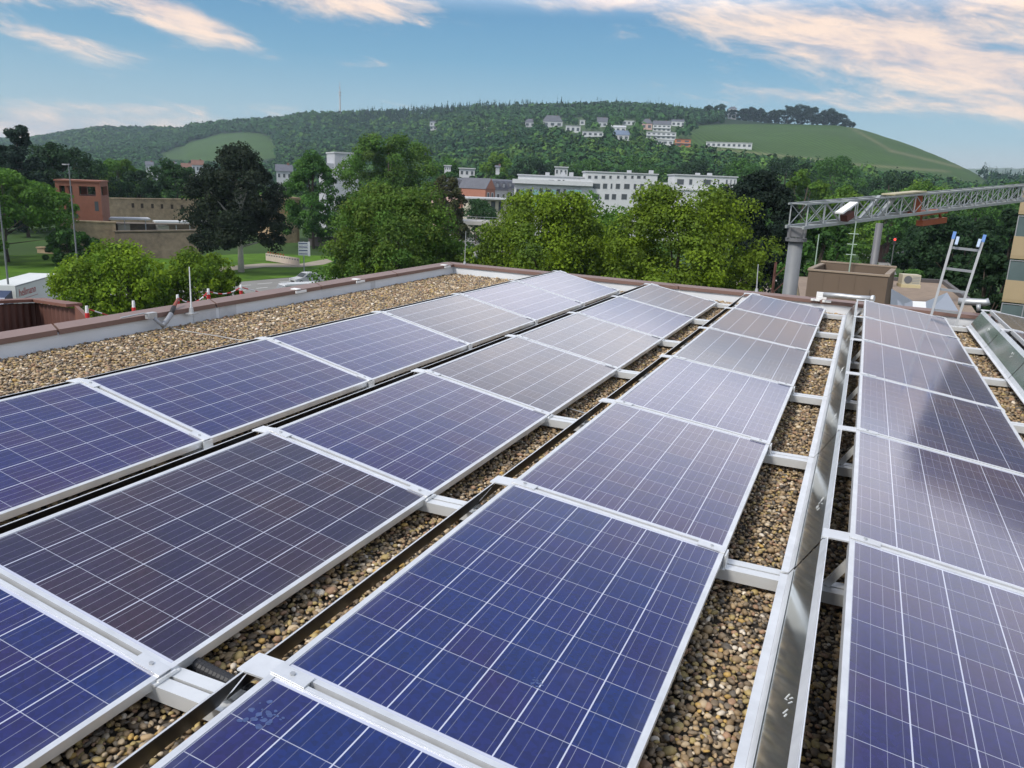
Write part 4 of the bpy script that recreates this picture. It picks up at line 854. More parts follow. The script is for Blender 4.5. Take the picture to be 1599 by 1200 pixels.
# ---- cars
CARP = {k: mat('car_paint_'+k, c, .25, .3, 0, 1, 0, .6) for k, c in {'white': (.75,.76,.77), 'silver': (.48,.49,.50), 'dark': (.05,.055,.06), 'blue': (.06,.10,.20), 'red': (.35,.03,.03)}.items()}
TYRE = mat('tyre', (.02, .02, .02), .85)
def car(label, base, rz, colour, group=None, L=4.1, W=1.75, H=1.48, van=False):
    t = thing('parked_car' if group else 'car', label, 'car', tuple(base), rz, group)
    prof = [(-L/2,.35),(-L/2+.02,.62),(-L/2+.25,.80),(-L/2+1.05,.92),(-L/2+1.75,H-.06),(-L/2+2.2,H),(L/2-.9,H-.02),(L/2-.30,.98),(L/2-.02,.85),(L/2,.40),(L/2-.3,.24),(-L/2+.3,.24)]
    if van: prof = [(-L/2,.35),(-L/2+.02,.80),(-L/2+.5,1.15),(-L/2+1.1,H-.1),(-L/2+1.5,H),(L/2-.05,H),(L/2,H-.2),(L/2,.40),(L/2-.3,.24),(-L/2+.3,.24)]
    n = len(prof); b = MB(); lay = []
    for (yy, ins) in ((-W/2, 0), (W/2, 0)):
        lay.append([(x_, yy*(1-.13*max(0, (z_-.95))/(H-.9)), z_) for x_, z_ in prof])
    b.add(lay[0]+lay[1], [tuple(range(n))[::-1], tuple(range(n, 2*n))]+[(i, (i+1) % n, n+(i+1) % n, n+i) for i in range(n)])
    b.build('body', CARP[colour], t)
    g_ = MB()
    if not van:
        yy = W/2*(1-.13*.35)+.012
        for sg in (-1, 1):
            y1_, y2_ = sg*(W/2*.985+.006), sg*(W/2*.885+.012); q_ = [(-L/2+1.35,y1_,.97),(.10,y1_,.98),(.10,y2_,H-.10),(-L/2+1.85,y2_,H-.12)]; q2 = [(.20,y1_,.98),(L/2-.55,y1_,1.0),(L/2-.95,y2_,H-.12),(.20,y2_,H-.10)]
            for q in (q_, q2): g_.add(q if sg < 0 else q[::-1], [(0,1,2,3)])
        g_.add([(-L/2+1.12,-W/2*.88,.965),(-L/2+1.70,-W/2*.78,H-.10),(-L/2+1.70,W/2*.78,H-.10),(-L/2+1.12,W/2*.88,.965)][::1], [(3,2,1,0)]); [g_.v.__setitem__(-1-i, (g_.v[-1-i][0]-.03, g_.v[-1-i][1], g_.v[-1-i][2]+.015)) for i in range(4)]
        g_.add([(L/2-.30,-W/2*.86,1.0),(L/2-.84,-W/2*.78,H-.08),(L/2-.84,W/2*.78,H-.08),(L/2-.30,W/2*.86,1.0)], [(0,1,2,3)]); [g_.v.__setitem__(-1-i, (g_.v[-1-i][0]+.03, g_.v[-1-i][1], g_.v[-1-i][2]+.012)) for i in range(4)]
    else:
        g_.add([(-L/2+.53,-W/2*.9,1.17),(-L/2+1.08,-W/2*.84,H-.14),(-L/2+1.08,W/2*.84,H-.14),(-L/2+.53,W/2*.9,1.17)], [(3,2,1,0)]); [g_.v.__setitem__(-1-i, (g_.v[-1-i][0]-.03, g_.v[-1-i][1], g_.v[-1-i][2]+.012)) for i in range(4)]
        for sg in (-1, 1): q = [(-L/2+.8,sg*W/2*.995,1.2),(-L/2+1.9,sg*W/2*.995,1.2),(-L/2+1.9,sg*W/2*.90,H-.2),(-L/2+1.25,sg*W/2*.90,H-.2)]; g_.add(q if sg < 0 else q[::-1], [(0,1,2,3)])
    g_.build('windows', GLASSD, t)
    for sx_ in (-L/2+.78, L/2-.75):
        for sg in (-1, 1): m_ = MB(); m_.tube([(sx_, sg*(W/2-.17), .31), (sx_, sg*(W/2+.015), .31)], .31, 14); o = m_.build('wheel', TYRE, t); r_ = MB(); r_.tube([(sx_, sg*(W/2+.0155), .31), (sx_, sg*(W/2+.022), .31)], .19, 12); r_.build('rim', STEEL, o)
    for sg in (-1, 1): m_ = MB(); m_.box(-L/2-.012, sg*W*.36-.17, .62, -L/2+.10, sg*W*.36+.17, .76); m_.build('headlight', WHITE2, t); m_ = MB(); m_.box(L/2-.09, sg*W*.38-.13, .72, L/2+.012, sg*W*.38+.13, .92); m_.build('tail_light', REDP, t)
    m_ = MB(); m_.box(-L/2-.015, -W*.28, .36, -L/2+.02, W*.28, .54); m_.build('grille', DARKSLOT, t)
    return t
p0, p1 = onz(360, 440), onz(510, 428); road_rz = math.atan2(p1[1]-p0[1], p1[0]-p0[0])
p = onz(478, 444); car('silver grey hatchback driving on the road below the parapet', (p[0], p[1], G+.045), road_rz-.15, 'silver', None, 4.0, 1.72, 1.52)
p = at(462, 443, 95); t_ = car('white van on the road, only its roof showing over the coping', (p[0], p[1], p[2]-2.25), road_rz-.25, 'white', None, 5.6, 2.0, 2.3, True)
for i, (u, v, c, rz_, lb, van) in enumerate(((748,374,'white',1.9,'white car parked in front in the car park behind the rod',False),(735,365,'white',1.2,'white van parked at the left under the parking deck',True),(757,364,'silver',1.2,'silver car parked under the deck behind the front white car',False),(771,366,'white',1.3,'white car parked right under the deck beside the tree',False),
    (1354,389,'silver',2.9,'silver car standing on the pale street right of the antenna',False),(1205,421,'white',.2,'white car farthest back in the yard left of the grey column',False),(1203,432,'silver',.15,'silver car in the middle of the yard left of the grey column',False),(1200,446,'white',.1,'white car nearest to the parapet in the yard',False))):
    p = onz(u, v); car(lb, (p[0], p[1], G+.045), rz_, c, 'cars parked below the roof', 4.2, 1.8, 1.95 if van else 1.48, van)

# ---- lorry with lettered box body
p = onz(60, 471.0); rzt = road_rz+.02
pl, pr = at(26, 470, 79), at(100, 470, 88); rzt = math.atan2(pr[1]-pl[1], pr[0]-pl[0])
t = thing('lorry', 'white box lorry with dark blue cab and red lettering, half behind the yellow green tree', 'lorry', (pl[0], pl[1], G+.05), rzt)
zt_ = 3.95
b = MB(); b.box(0, 0, 1.0, 9.0, 2.55, zt_); b.build('box_body', mat('lorry_white', (.60, .62, .60), .5, 0, .05, .6), t)
b = MB(); b.box(-.02, -.03, zt_-.12, 9.02, -.002, zt_-.02); b.box(-.02, -.03, 1.0, .10, -.002, zt_-.12); b.build('body_trim', GREYM, t)
b = MB(); prof = [(-2.5,.5),(-2.55,1.7),(-2.35,2.6),(-1.9,3.2),(-.55,3.6),(-.3,.5)]; n = len(prof)
b.add([(x_, .05, z_) for x_, z_ in prof]+[(x_, 2.5, z_) for x_, z_ in prof], [tuple(range(n)), tuple(range(n, 2*n))[::-1]]+[(i, n+i, n+(i+1) % n, (i+1) % n) for i in range(n)])
cab = b.build('cab', mat('lorry_blue', (.02, .035, .085), .35, .2, 0, 1, 0, .6), t)
m_ = MB(); m_.box(-2.1, .03, 1.6, -1.0, .048, 2.4); m_.build('side_window', GLASSD, cab)
m_ = MB(); [m_.box(-1.6, .025, 2.62+.12*i, -.8, .048, 2.66+.12*i) for i in range(3)]; m_.build('pale_stripe', WHITE2, cab)
for xx in (-1.7, 5.6, 7.0):
    for sy in (.2, 2.3): m_ = MB(); m_.tube([(xx, sy-.16, .5), (xx, sy+.16, .5)], .5, 16); o = m_.build('wheel', TYRE, t); r_ = MB(); r_.tube([(xx, sy-.165, .5), (xx, sy-.1605, .5)], .27, 12); r_.build('rim', STEEL, o)
def text_obj(body, size, mt, parent, loc, rot, name='lettering', ext=.006):
    cu = bpy.data.curves.new(name, 'FONT'); cu.body = body; cu.size = size; cu.extrude = ext; cu.align_x = 'LEFT'
    tmp = bpy.data.objects.new('tmp', cu); COL.objects.link(tmp)
    bpy.context.view_layer.update(); me = bpy.data.meshes.new_from_object(tmp.evaluated_get(bpy.context.evaluated_depsgraph_get())); bpy.data.objects.remove(tmp); bpy.data.curves.remove(cu)
    me.name = name; me.materials.clear(); me.materials.append(mt); o = link(name, me, parent, loc); o.rotation_euler = rot; return o
text_obj('hellmann', .92, mat('red_lettering', (.38, .05, .05), .6), t, (.55, -.012, zt_-1.0), (R(90), 0, 0))
m_ = MB(); m_.box(.55, -.012, zt_-1.30, 4.2, -.002, zt_-1.24); m_.build('letter_underline', mat('pale_red_line', (.45, .25, .25), .7), t)

# ---- brown corrugated annexe left below the coping
A, w, rz = facade(-60, 14.5, 58, 16.2, -3.0); t = thing('corrugated_annexe', 'lower roof edged by a reddish brown corrugated parapet beside our coping', 'annexe', (0, 0, 0))
c0 = at(-70, 474, 15.2); c1_ = at(57, 468.5, 16.5); c2_ = at(116, 477, 14.6); c3_ = at(141, 503, 13.2)
RUST = mat('rusty_brown_metal', (.115, .050, .038), .6, 0, .25, 1.5); RUST_SUNLIT = mat('sunlit_brown_metal', (.175, .075, .052), .6, 0, .2, 1.2)  # second brown is a paler copy with sunlight put into its colour
def corr(b, p, q_, zt0, zt1, zb, n):
    P, Q = Vector((p[0], p[1], 0)), Vector((q_[0], q_[1], 0)); d = (Q-P).normalized(); nn2 = Vector((-d.y, d.x, 0))*-.05
    vs = []
    for i in range(n*4+1):
        f = i/(n*4); o_ = nn2*(1 if (i % 4) in (1, 2) else 0); pt = P.lerp(Q, f)+o_; zt0_ = zt0+(zt1-zt0)*f; vs += [(pt.x, pt.y, zb), (pt.x, pt.y, zt0_)]
    b.add(vs, [(2*i, 2*i+2, 2*i+3, 2*i+1) for i in range(n*4)])
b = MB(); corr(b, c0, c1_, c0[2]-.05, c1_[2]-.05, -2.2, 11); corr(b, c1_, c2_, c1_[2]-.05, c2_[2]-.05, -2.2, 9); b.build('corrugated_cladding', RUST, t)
b = MB(); b.beam((c0[0], c0[1], c0[2]), (c1_[0], c1_[1], c1_[2]), .24, .05); b.beam((c1_[0], c1_[1], c1_[2]+.002), (c2_[0], c2_[1], c2_[2]+.002), .24, .05); b.build('coping', RUST_SUNLIT, t)
b = MB(); P = Vector(c2_); Q = Vector(c3_); b.add([tuple(P), tuple(Q), (Q.x, Q.y, -2.2), (P.x, P.y, -2.2), (P.x-.3, P.y+.25, P.z), (Q.x-.3, Q.y+.25, Q.z), (Q.x-.3, Q.y+.25, -2.2), (P.x-.3, P.y+.25, -2.2)], [(0,1,2,3)[::-1],(4,5,6,7),(0,4,5,1)[::-1],(1,5,6,2),(0,3,7,4)]); b.build('end_panel', RUST_SUNLIT, t)
b = MB(); zf = -1.36; b.add([(c0[0], c0[1], zf), (c1_[0], c1_[1], zf), (c2_[0], c2_[1], zf), (XW-.5, 5.5, zf), (XW-.5, -3, zf)], [(0,1,2,3,4)]); o = b.build('gravel_roof', mat('annexe_gravel', (.11, .10, .075), .95, 0, .4, 9), t)
b = MB(); b.add([(c0[0], c0[1], zf-.05), (c1_[0], c1_[1], zf-.05), (c2_[0], c2_[1], zf-.05), (XW-.5, 5.5, zf-.05), (XW-.5, -3, zf-.05)]+[(q[0], q[1], G) for q in (c0, c1_, c2_)]+[(XW-.5, 5.5, G), (XW-.5, -3, G)], [(0,1,6,5),(1,2,7,6),(2,3,8,7),(3,4,9,8),(4,0,5,9)]); b.build('wall', RUST, t)
for i, (u, v) in enumerate(((33,516),(4,516))):
    p = onz(u, v, zf); m_ = MB(); m_.tube([(0,0,0),(0,0,.16),(.02,0,.21),(.07,-.02,.23)], .04 if i == 0 else .06, 10); tag(m_.build('vent_pipe', WHITEP, None, True, (p[0], p[1], zf)), ('small white bent vent pipe on the lower gravel roof' if i == 0 else 'white vent hood on the lower gravel roof at the left picture edge'), 'vent pipe')
# ---- red and white chain posts on the ledge outside our coping
XO = XW-.75; prev = None
POSTS = [(135,478),(208,470),(277,460.5),(325,451),(376,445)]; tops_ = []
for i, (u, v) in enumerate(POSTS):
    d = ray(u, v); p = CAMP+d*((XO-CX)/d[0]); zb = G+11.3
    t = thing('barrier_post', f"red and white barrier post beyond the coping, {['first','second','third','fourth','fifth'][i]} from the left", 'barrier post', (p[0], p[1], zb), 0, 'red and white barrier posts along the roof edge')
    h = p[2]-zb; sg = .052; k = 0; z_ = h-.03
    pb = MB(); pb.tube([(0,0,.02), (0,0,h-.035), (0,0,h)], .020, 10, .014); pb.build('pole', WHITEP, t)
    for j in range(5):
        z_ = h-.075-.104*j; rb = MB(); rb.tube([(0,0,z_-.052), (0,0,z_)], .0225, 10); rb.build('red_band', REDP, t)
    f = MB(); f.tube([(0,0,0), (0,0,.02)], .12, 14); f.build('foot', DARKSLOT, t); tops_.append(Vector((p[0], p[1], p[2]-.03)))
def chain(a, b_, sag, label):
    n = 22; t = thing('barrier_chain', label, 'barrier chain', tuple(a), 0, 'red and white plastic barrier chains'); ws, rs_ = MB(), MB()
    for i in range(n):
        f0, f1 = i/n, (i+1)/n; q = lambda f: (b_-a)*f+Vector((0, 0, -sag*4*f*(1-f)))
        ((ws if (i//3) % 2 else rs_)).tube([q(f0), q(f1)], .0075, 5)
    ws.build('white_links', WHITEP, t); rs_.build('red_links', REDP, t)
chain(tops_[2], tops_[3], .10, 'slack red and white chain between the third and fourth post'); chain(tops_[3], tops_[4], .06, 'slack red and white chain between the fourth and fifth post')
chain(tops_[4], tops_[4]+Vector((-.1, 1.1, -.25)), .02, 'short chain end running down right of the fifth post'); chain(tops_[0], tops_[0]+Vector((-.05, .7, -.28)), .0, 'short pale chain end right of the first post')

# ================================================================== crane beyond the far parapet
def line_pts(a, b_, n): return [a.lerp(b_, i/n) for i in range(n+1)]
jl, jr = Vector(at(1236, 318, 38)), Vector(at(1640, 284.5, 62)); jb_ = .98
t = thing('tower_crane', 'grey lattice crane jib on a round steel mast, reaching past the right picture edge', 'crane', (jl.x, jl.y, G))
O = Vector((jl.x, jl.y, G)); d = (jr-jl); Lj = Vector((d.x, d.y, 0)).length; dn = Vector((d.x, d.y, 0)).normalized(); nn3 = Vector((dn.y, -dn.x, 0))
CRM = mat('crane_grey_paint', (.33, .35, .36), .5, .2, .10, 1.0); CRD = mat('crane_dark_steel', (.16, .16, .17), .6, .3, .15, 1)
def jp(s_, w, h):
    h = h*(1-.16*min(1, max(0, s_/Lj))) if h > 0 else h; return jl+d*(s_/Lj)+nn3*w-Vector((0, 0, h))-O
ch, la = MB(), MB(); nb = int(Lj/1.22); 
for w in (0, .85):
    for h in (0, jb_): ch.beam(jp(-.2, w, h), jp(Lj, w, h), .075 if h == 0 else .11, .075 if h == 0 else .13)
for i in range(nb+1):
    s0 = i*Lj/nb
    for w in (0, .85):
        la.beam(jp(s0, w, .03), jp(s0, w, jb_-.05), .05, .05, (1,0,0))
        if i < nb: la.beam(jp(s0, w, .03), jp(s0+Lj/nb, w, jb_-.05), .032, .032, (1,0,0)); la.beam(jp(s0, w, jb_-.05), jp(s0+Lj/nb, w, .03), .032, .032, (1,0,0))
    la.beam(jp(s0, 0, 0), jp(s0, .85, 0), .045, .045); la.beam(jp(s0, 0, jb_), jp(s0, .85, jb_), .05, .05)
ch.build('chord', CRM, t); la.build('lattice', CRM, t)
zm = jl.z-jb_-G
mp = Vector(at(1240, 400, 38.3)); mo = (mp.x-O.x, mp.y-O.y)
b = MB(); b.tube([(mo[0], mo[1], 0), (mo[0], mo[1], zm-.65)], .34, 18, .31); b.build('mast', mat('mast_grey_paint', (.17, .18, .19), .6, .1, .15, 1.2), t, True)
b = MB(); b.tube([(mo[0], mo[1], zm-.65), (mo[0], mo[1], zm-.50)], .46, 18); [b.beam((mo[0]+sx*.33, mo[1]+sy*.33, zm-.5), (mo[0]+sx*.33, mo[1]+sy*.33, zm-.01), .09, .09, (1,0,0)) for sx in (-1, 1) for sy in (-1, 1)]; b.box(mo[0]-.25, mo[1]-.25, zm-.45, mo[0]+.25, mo[1]+.25, zm-.05); b.build('slewing_head', CRD, t)
m2 = at(1366, 400, 55); b = MB(); b.tube([(m2[0]-O.x, m2[1]-O.y, 0), (m2[0]-O.x, m2[1]-O.y, zm-.1)], .24, 14, .21); b.build('support_mast', CRD, t, True)
def jpt(u, v):                                                # point on the jib's near side below picture point (u, v)
    best = min(np.linspace(0, Lj, 400), key=lambda q: abs(project(*[np.array(c) for c in (jp(q, 0, 0)+O)])[0]-u)); return best
s1 = jpt(1440, 325); b = MB(); c_ = jp(s1, .4, jb_+.08); q_ = jp(s1+1, .4, jb_+.08)-c_; q_.normalize()
b.beam(c_-q_*1.3, c_+q_*1.3, .9, .16); b.beam(c_-q_*1.1+Vector((0,0,.05)), c_-q_*1.1+Vector((0,0,.95)), .7, .35, (1,0,0)); b.beam(c_+Vector((0,0,-.5))-q_*.6, c_+Vector((0,0,-.5))+q_*1.9, .35, .28); b.beam(c_-q_*.5, c_-q_*.5+Vector((0,0,-.6)), .1, .1, (1,0,0)); b.beam(c_+q_*1.6+Vector((0,0,-.5)), c_+q_*1.2+Vector((0,0,.1)), .1, .1); b.build('trolley', ORANGE, t)
s2 = jpt(1284, 325); c_ = jp(s2, 1.12, .35); b = MB(); b.beam(c_-q_*.35+Vector((0,0,-.12)), c_+q_*.75+Vector((0,0,.28)), .4, .07); b.build('slanted_cover', WHITEP, t); b = MB(); b.beam(c_+q_*.1+Vector((0,0,-.38)), c_+q_*.6+Vector((0,0,-.20)), .35, .30); b.build('winch_box', mat('dark_red_paint', (.10, .03, .025), .6), t)
s3 = jpt(1392, 304); c_ = jp(s3, .4, -.10); b = MB(); b.beam(c_-q_*1.0, c_+q_*2.0, .7, .07); b.build('walkway', mat('pale_yellow_steel', (.45, .40, .26), .6, .2), t)
for s_ in (jpt(1350, 320), jpt(1378, 320)): b = MB(); b.beam(jp(s_-.9, .4, jb_), jp(s_+.6, .4, -.02), .16, .16); b.build('tie_strut', CRM, t)
b = MB(); lm = at(1224, 400, 44)
for sx in (-.35, .35):
    for sy in (-.35, .35): b.beam((sx, sy, 0), (sx, sy, 10.6), .06, .06, (1,0,0))
for i in range(13):
    for (p_, q2) in (((-.35,-.35),(.35,-.35)),((.35,-.35),(.35,.35)),((-.35,.35),(-.35,-.35))): b.beam((*p_, i*.82), (*q2, i*.82+.82), .04, .04)
tag(b.build('lattice_mast', mat('rusty_red_steel', (.12, .05, .04), .7, .2), None, False, (lm[0], lm[1], G)), 'slim rusty red lattice mast left of the round crane mast', 'mast')

# ---- ladder leaning at the far parapet
LT, RT, LB, RB = at(1490, 367, 11.95), at(1536.5, 372, 11.95), at(1457, 483, 11.75), at(1500, 486, 11.75)
LT, RT, LB, RB = map(Vector, (LT, RT, LB, RB)); o_ = Vector((LB.x, LB.y, -3.3))
t = thing('ladder', 'aluminium ladder with blue end caps leaning over the far parapet', 'ladder', tuple(o_))
LADM = mat('ladder_aluminium', (.34, .345, .35), .4, .6, .12, 8); ldir = (LT-LB).normalized(); wdir = (RT-LT).normalized()
for A_0, B_0 in ((LB, LT), (RB, RT)):
    b = MB(); low_ = A_0+(A_0-B_0).normalized()*3.0; b.beam(low_-o_, B_0-(B_0-A_0).normalized()*.06-o_, .075, .030, wdir); b.build('rail', LADM, t)
    c = MB(); c.beam(B_0-(B_0-A_0).normalized()*.059-o_, B_0+(B_0-A_0).normalized()*.035-o_, .083, .038, wdir); c.build('end_cap', mat('blue_cap_plastic', (.10, .22, .50), .5), t)
    sg = 1 if A_0 is LB else -1
    c = MB(); e0 = B_0-(B_0-A_0).normalized()*.12+wdir*sg*.045-Vector((0, .06, 0)); c.beam(e0-o_, e0+(B_0-A_0).normalized()*.10-o_, .06, .034, wdir); c.build('inner_cap', mat('pale_blue_cap', (.42, .52, .66), .5), t)
r0_, step_ = .165, .272
for i in range(11):
    k_ = r0_+i*step_; p_, q2 = LT-ldir*k_, RT-(RT-RB).normalized()*k_
    if p_.z < -3.2: break
    b = MB(); b.beam(p_-o_, q2-o_, .032, .030); b.build('rung', LADM, t)

# ---- lower neighbouring building beyond the far parapet
ZL = -3.9
def ground_rect(pts, z0, z1):
    b = MB(); n = len(pts); b.add([(p[0], p[1], z0) for p in pts]+[(p[0], p[1], z1) for p in pts], [tuple(range(n, 2*n)), tuple(range(n))[::-1]]+[(i, (i+1) % n, n+(i+1) % n, n+i) for i in range(n)]); return b
lp = [onz(1252, 476, ZL), onz(1244, 432, ZL), onz(1478, 442, ZL), onz(1515, 475, ZL), (9.0, yfar(9.0)+.5, ZL), (3.9, yfar(3.9)+.5, ZL)][::-1]
lb = thing('lower_building', 'lower building with tan gravel roof behind the far parapet', 'building', (0, 0, 0))
ground_rect(lp, G, ZL-.3).build('wall', BEIGE, lb); ground_rect(lp, ZL-.298, ZL).build('roof', ROOFGR, lb)
e0, e1 = onz(1385, 438, ZL), onz(1478, 443, ZL); b = MB(); b.beam((e0[0], e0[1], ZL+.12), (e1[0], e1[1], ZL+.12), .3, .24); e2 = onz(1512, 473, ZL); b.beam((e1[0]-.2, e1[1]-.35, ZL+.12), (e2[0], e2[1], ZL+.12), .25, .24); b.build('roof_edge', mat('dark_edge_metal', (.085, .075, .075), .6), lb)
A, w, rz = facade(1262, 33.3, 1388, 33.0, ZL, 428); t = thing('roof_penthouse', 'taupe clad roof box with open top standing on the lower building', 'penthouse', A, rz)
zt0 = zat(1315, 424, 34)-ZL; b = MB(); b.box(0, 0, 0, w, .12, zt0); b.box(0, 3.2, 0, w, 3.32, zt0+.12); b.box(0, .121, 0, .12, 3.199, zt0+.03); b.box(w-.12, .121, 0, w, 3.199, zt0+.03); b.box(.121, .121, .25, w-.121, 3.199, zt0-.55)
b.build('wall', TAUPE, t)
b = MB(); b.box(-.04, -.04, zt0+.002, w+.04, .14, zt0+.06); b.box(-.04, 3.18, zt0+.122, w+.04, 3.36, zt0+.18); b.box(-.04, .142, zt0+.032, .15, 3.178, zt0+.09); b.box(w-.15, .142, zt0+.032, w+.04, 3.178, zt0+.09); b.build('coping', mat('taupe_coping', (.27, .21, .155), .6, 0, .1, 1), t)
b = MB(); b.box(w*.78, -.05, 0, w*.785+.05, -.002, zt0*.8); [b.box(w*k_, -.012, 0, w*k_+.02, -.001, zt0-.02) for k_ in (.2, .4, .6)]; b.build('cladding_seam', TAUPE, t)
p = at(1408, 449, 35); A, w, rz = facade(1408, 35, 1437, 35.2, p[2], 442); t = thing('air_conditioner', 'beige air conditioning unit on the lower roof left of the ladder', 'air conditioner', A, rz)
b = MB(); b.box(0, 0, .12, w, .5, .50); b.build('casing', mat('cream_casing', (.50, .45, .34), .6, 0, .08, 2), t); b = MB(); b.tube([(w*.32, -.012, .31), (w*.32, -.002, .31)], .15, 16); b.build('fan_grille', CRD, t); b = MB(); b.box(-.02, -.05, 0, w+.02, .55, .119); b.build('base', mat('cream_base', (.55, .46, .27), .8), t); b = MB(); [b.box(w*.55, -.01, .18+.06*i, w*.95, -.002, .20+.06*i) for i in range(5)]; b.build('vent_slat', GREYM, t)
t = thing('rooflight', 'folded bluish metal roof with white valley gutter behind the far parapet', 'roof', (0, 0, 0)); q = lambda u, v, r: tuple(at(u, v, r))
BLM = mat('blue_grey_metal', (.24, .28, .34), .4, .5, .08, 1)
def slab(pts, th, mt, nm):
    b = MB(); n = len(pts); b.add(list(pts)+[(p[0], p[1], p[2]-th) for p in pts], [tuple(range(n)), tuple(range(n, 2*n))[::-1]]+[(i, n+i, n+(i+1) % n, (i+1) % n) for i in range(n)]); return b.build(nm, mt, t)
slab([q(1392, 451, 19), q(1425, 470, 20.5), q(1425, 490, 15.5), q(1390, 482, 15)][::-1], .06, BLM, 'left_slope'); slab([q(1446, 471, 20.5), q(1479, 457, 19), q(1498, 488, 15), q(1447, 492, 15.5)][::-1], .06, BLM, 'right_slope'); slab([q(1425.2, 470.5, 20.4), q(1445.8, 471.5, 20.4), q(1446.8, 492, 15.4), q(1425.2, 490, 15.4)][::-1], .05, WHITEP, 'valley_gutter')
b = MB(); P = [at(1392, 451, 19), at(1425, 470, 20.5), at(1446, 471, 20.5), at(1479, 457, 19)]; [b.quad((P[i][0], P[i][1]+.05, P[i][2]-.07), (P[i+1][0], P[i+1][1]+.05, P[i+1][2]-.07), (P[i+1][0], P[i+1][1]+.05, ZL), (P[i][0], P[i][1]+.05, ZL)) for i in range(3)]; P = [at(1390, 482, 15), at(1425, 490, 15.5), at(1447, 492, 15.5), at(1498, 488, 15)]; [b.quad((P[i][0], P[i][1], P[i][2]-.07), (P[i+1][0], P[i+1][1], P[i+1][2]-.07), (P[i+1][0], P[i+1][1], ZL), (P[i][0], P[i][1], ZL)) for i in range(3)]; b.build('end_wall', BEIGE, t)
# ---- pipes and brackets on the far coping
t = thing('wrapped_pipe', 'silver wrapped pipe lying along the far coping right of the crane mast', 'pipe', tuple(at(1286, 462, 12.3)))
o_ = Vector(at(1286, 462, 12.3)); b = MB(); b.tube([Vector(at(u, v, r))-o_ for u, v, r in ((1286, 460.5, 12.3), (1310, 462, 12.25), (1336, 465, 12.2), (1361, 466.5, 12.15))], .035, 12); b.build('pipe', STEEL, t, True); b = MB(); b.tube([Vector(at(1361, 466.5, 12.15))-o_, Vector(at(1365, 466.7, 12.14))-o_], .045, 12); b.build('collar', ALU, t)
t = thing('coping_bracket', 'white bracket plates clamped over the far coping at the pipe end', 'bracket', tuple(aty(1280, 470, yfar(3.7))))
YB = yfar(3.7); o_ = Vector(aty(1280, 470, YB)); b = MB()
for (u, v, w_, h_, dy) in ((1273, 468.5, .12, .028, -.05), (1291, 471, .12, .03, -.05), (1283, 462, .14, .10, .10), (1280, 466, .05, .05, .02)):
    c_ = Vector(aty(u, v, YB+dy))-o_; b.box(c_.x-w_/2, c_.y-.02, c_.z-h_/2, c_.x+w_/2, c_.y+.02, c_.z+h_/2)
b.build('plate', WHITEP, t); b = MB(); [b.tube([Vector(aty(u, v, YB-.071))-o_, Vector(aty(u, v, YB-.080))-o_], .010, 8) for u, v in ((1271, 468.5), (1289, 471))]; b.build('bolt', STEEL, t)
t = thing('roof_pipe', 'grey pipe on short posts along the lower roof right of the ladder', 'pipe', tuple(at(1505, 472, 13))); o_ = Vector(at(1505, 472, 13)); b = MB(); b.tube([Vector(at(u, v, 13))-o_ for u, v in ((1496, 471), (1520, 472), (1538, 473), (1545, 471))], .05, 12); b.build('pipe', STEEL, t, True); b = MB(); b.tube([Vector(at(1528, 486, 12.6))-o_, Vector(at(1528, 476, 12.6))-o_], .028, 10); b.tube([Vector(at(1501, 480, 13))-o_, Vector(at(1500, 466, 13))-o_], .022, 10); b.build('post', STEEL, t, True)

# ---- balcony tower at the right edge
a_ = at(1572, 430, 66); rz = R(-13); t = thing('balcony_tower', 'beige tower block with glass fronted balconies at the right picture edge', 'tower block', (a_[0], a_[1], G), rz)
ztop = 17.0-G; b = MB(); b.box(1.2, 1.4, 0, 34, 16, ztop); b.build('wall', mat('tower_beige', (.36, .28, .17), .85, 0, .10, .4), t)
z_ = -4.85-G-9.0
while z_ < ztop-1:
    b = MB(); b.box(0, 0, z_-.25, 34, 1.39, z_-.02); b.build('balcony_slab', BEIGE, t)
    b = MB(); b.box(0, 0, z_-.018, 34, .16, z_+1.27); b.box(0, .162, z_-.018, .16, 1.39, z_+1.27); b.build('balcony_parapet', mat('tower_beige', (.36, .28, .17)), t)
    b = MB(); b.box(1.10, 1.30, z_+.05, 33, 1.385, z_+2.6); b.build('window_front', mat('tower_glass', (.10, .16, .17), .1, 0, .2, .6, 0, .7), t)
    b = MB(); b.box(.05, .06, z_+1.272, 34, .10, z_+2.55); b.build('balcony_glass', mat('balcony_glazing', (.10, .14, .145), .12, 0, .25, .5, 0, .7), t)
    b = MB(); [b.box(.02+i*1.3, .03, z_+1.272, .08+i*1.3, .059, z_+2.6) for i in range(5)]; b.box(.02, .028, z_+2.601, 8, .061, z_+2.66); b.build('glazing_frame', GREYM, t)
    z_ += 3.0
b = MB(); b.box(.9, 1.1, ztop+.002, 34.3, 16.3, ztop+.4); b.build('roof', BEIGE, t)

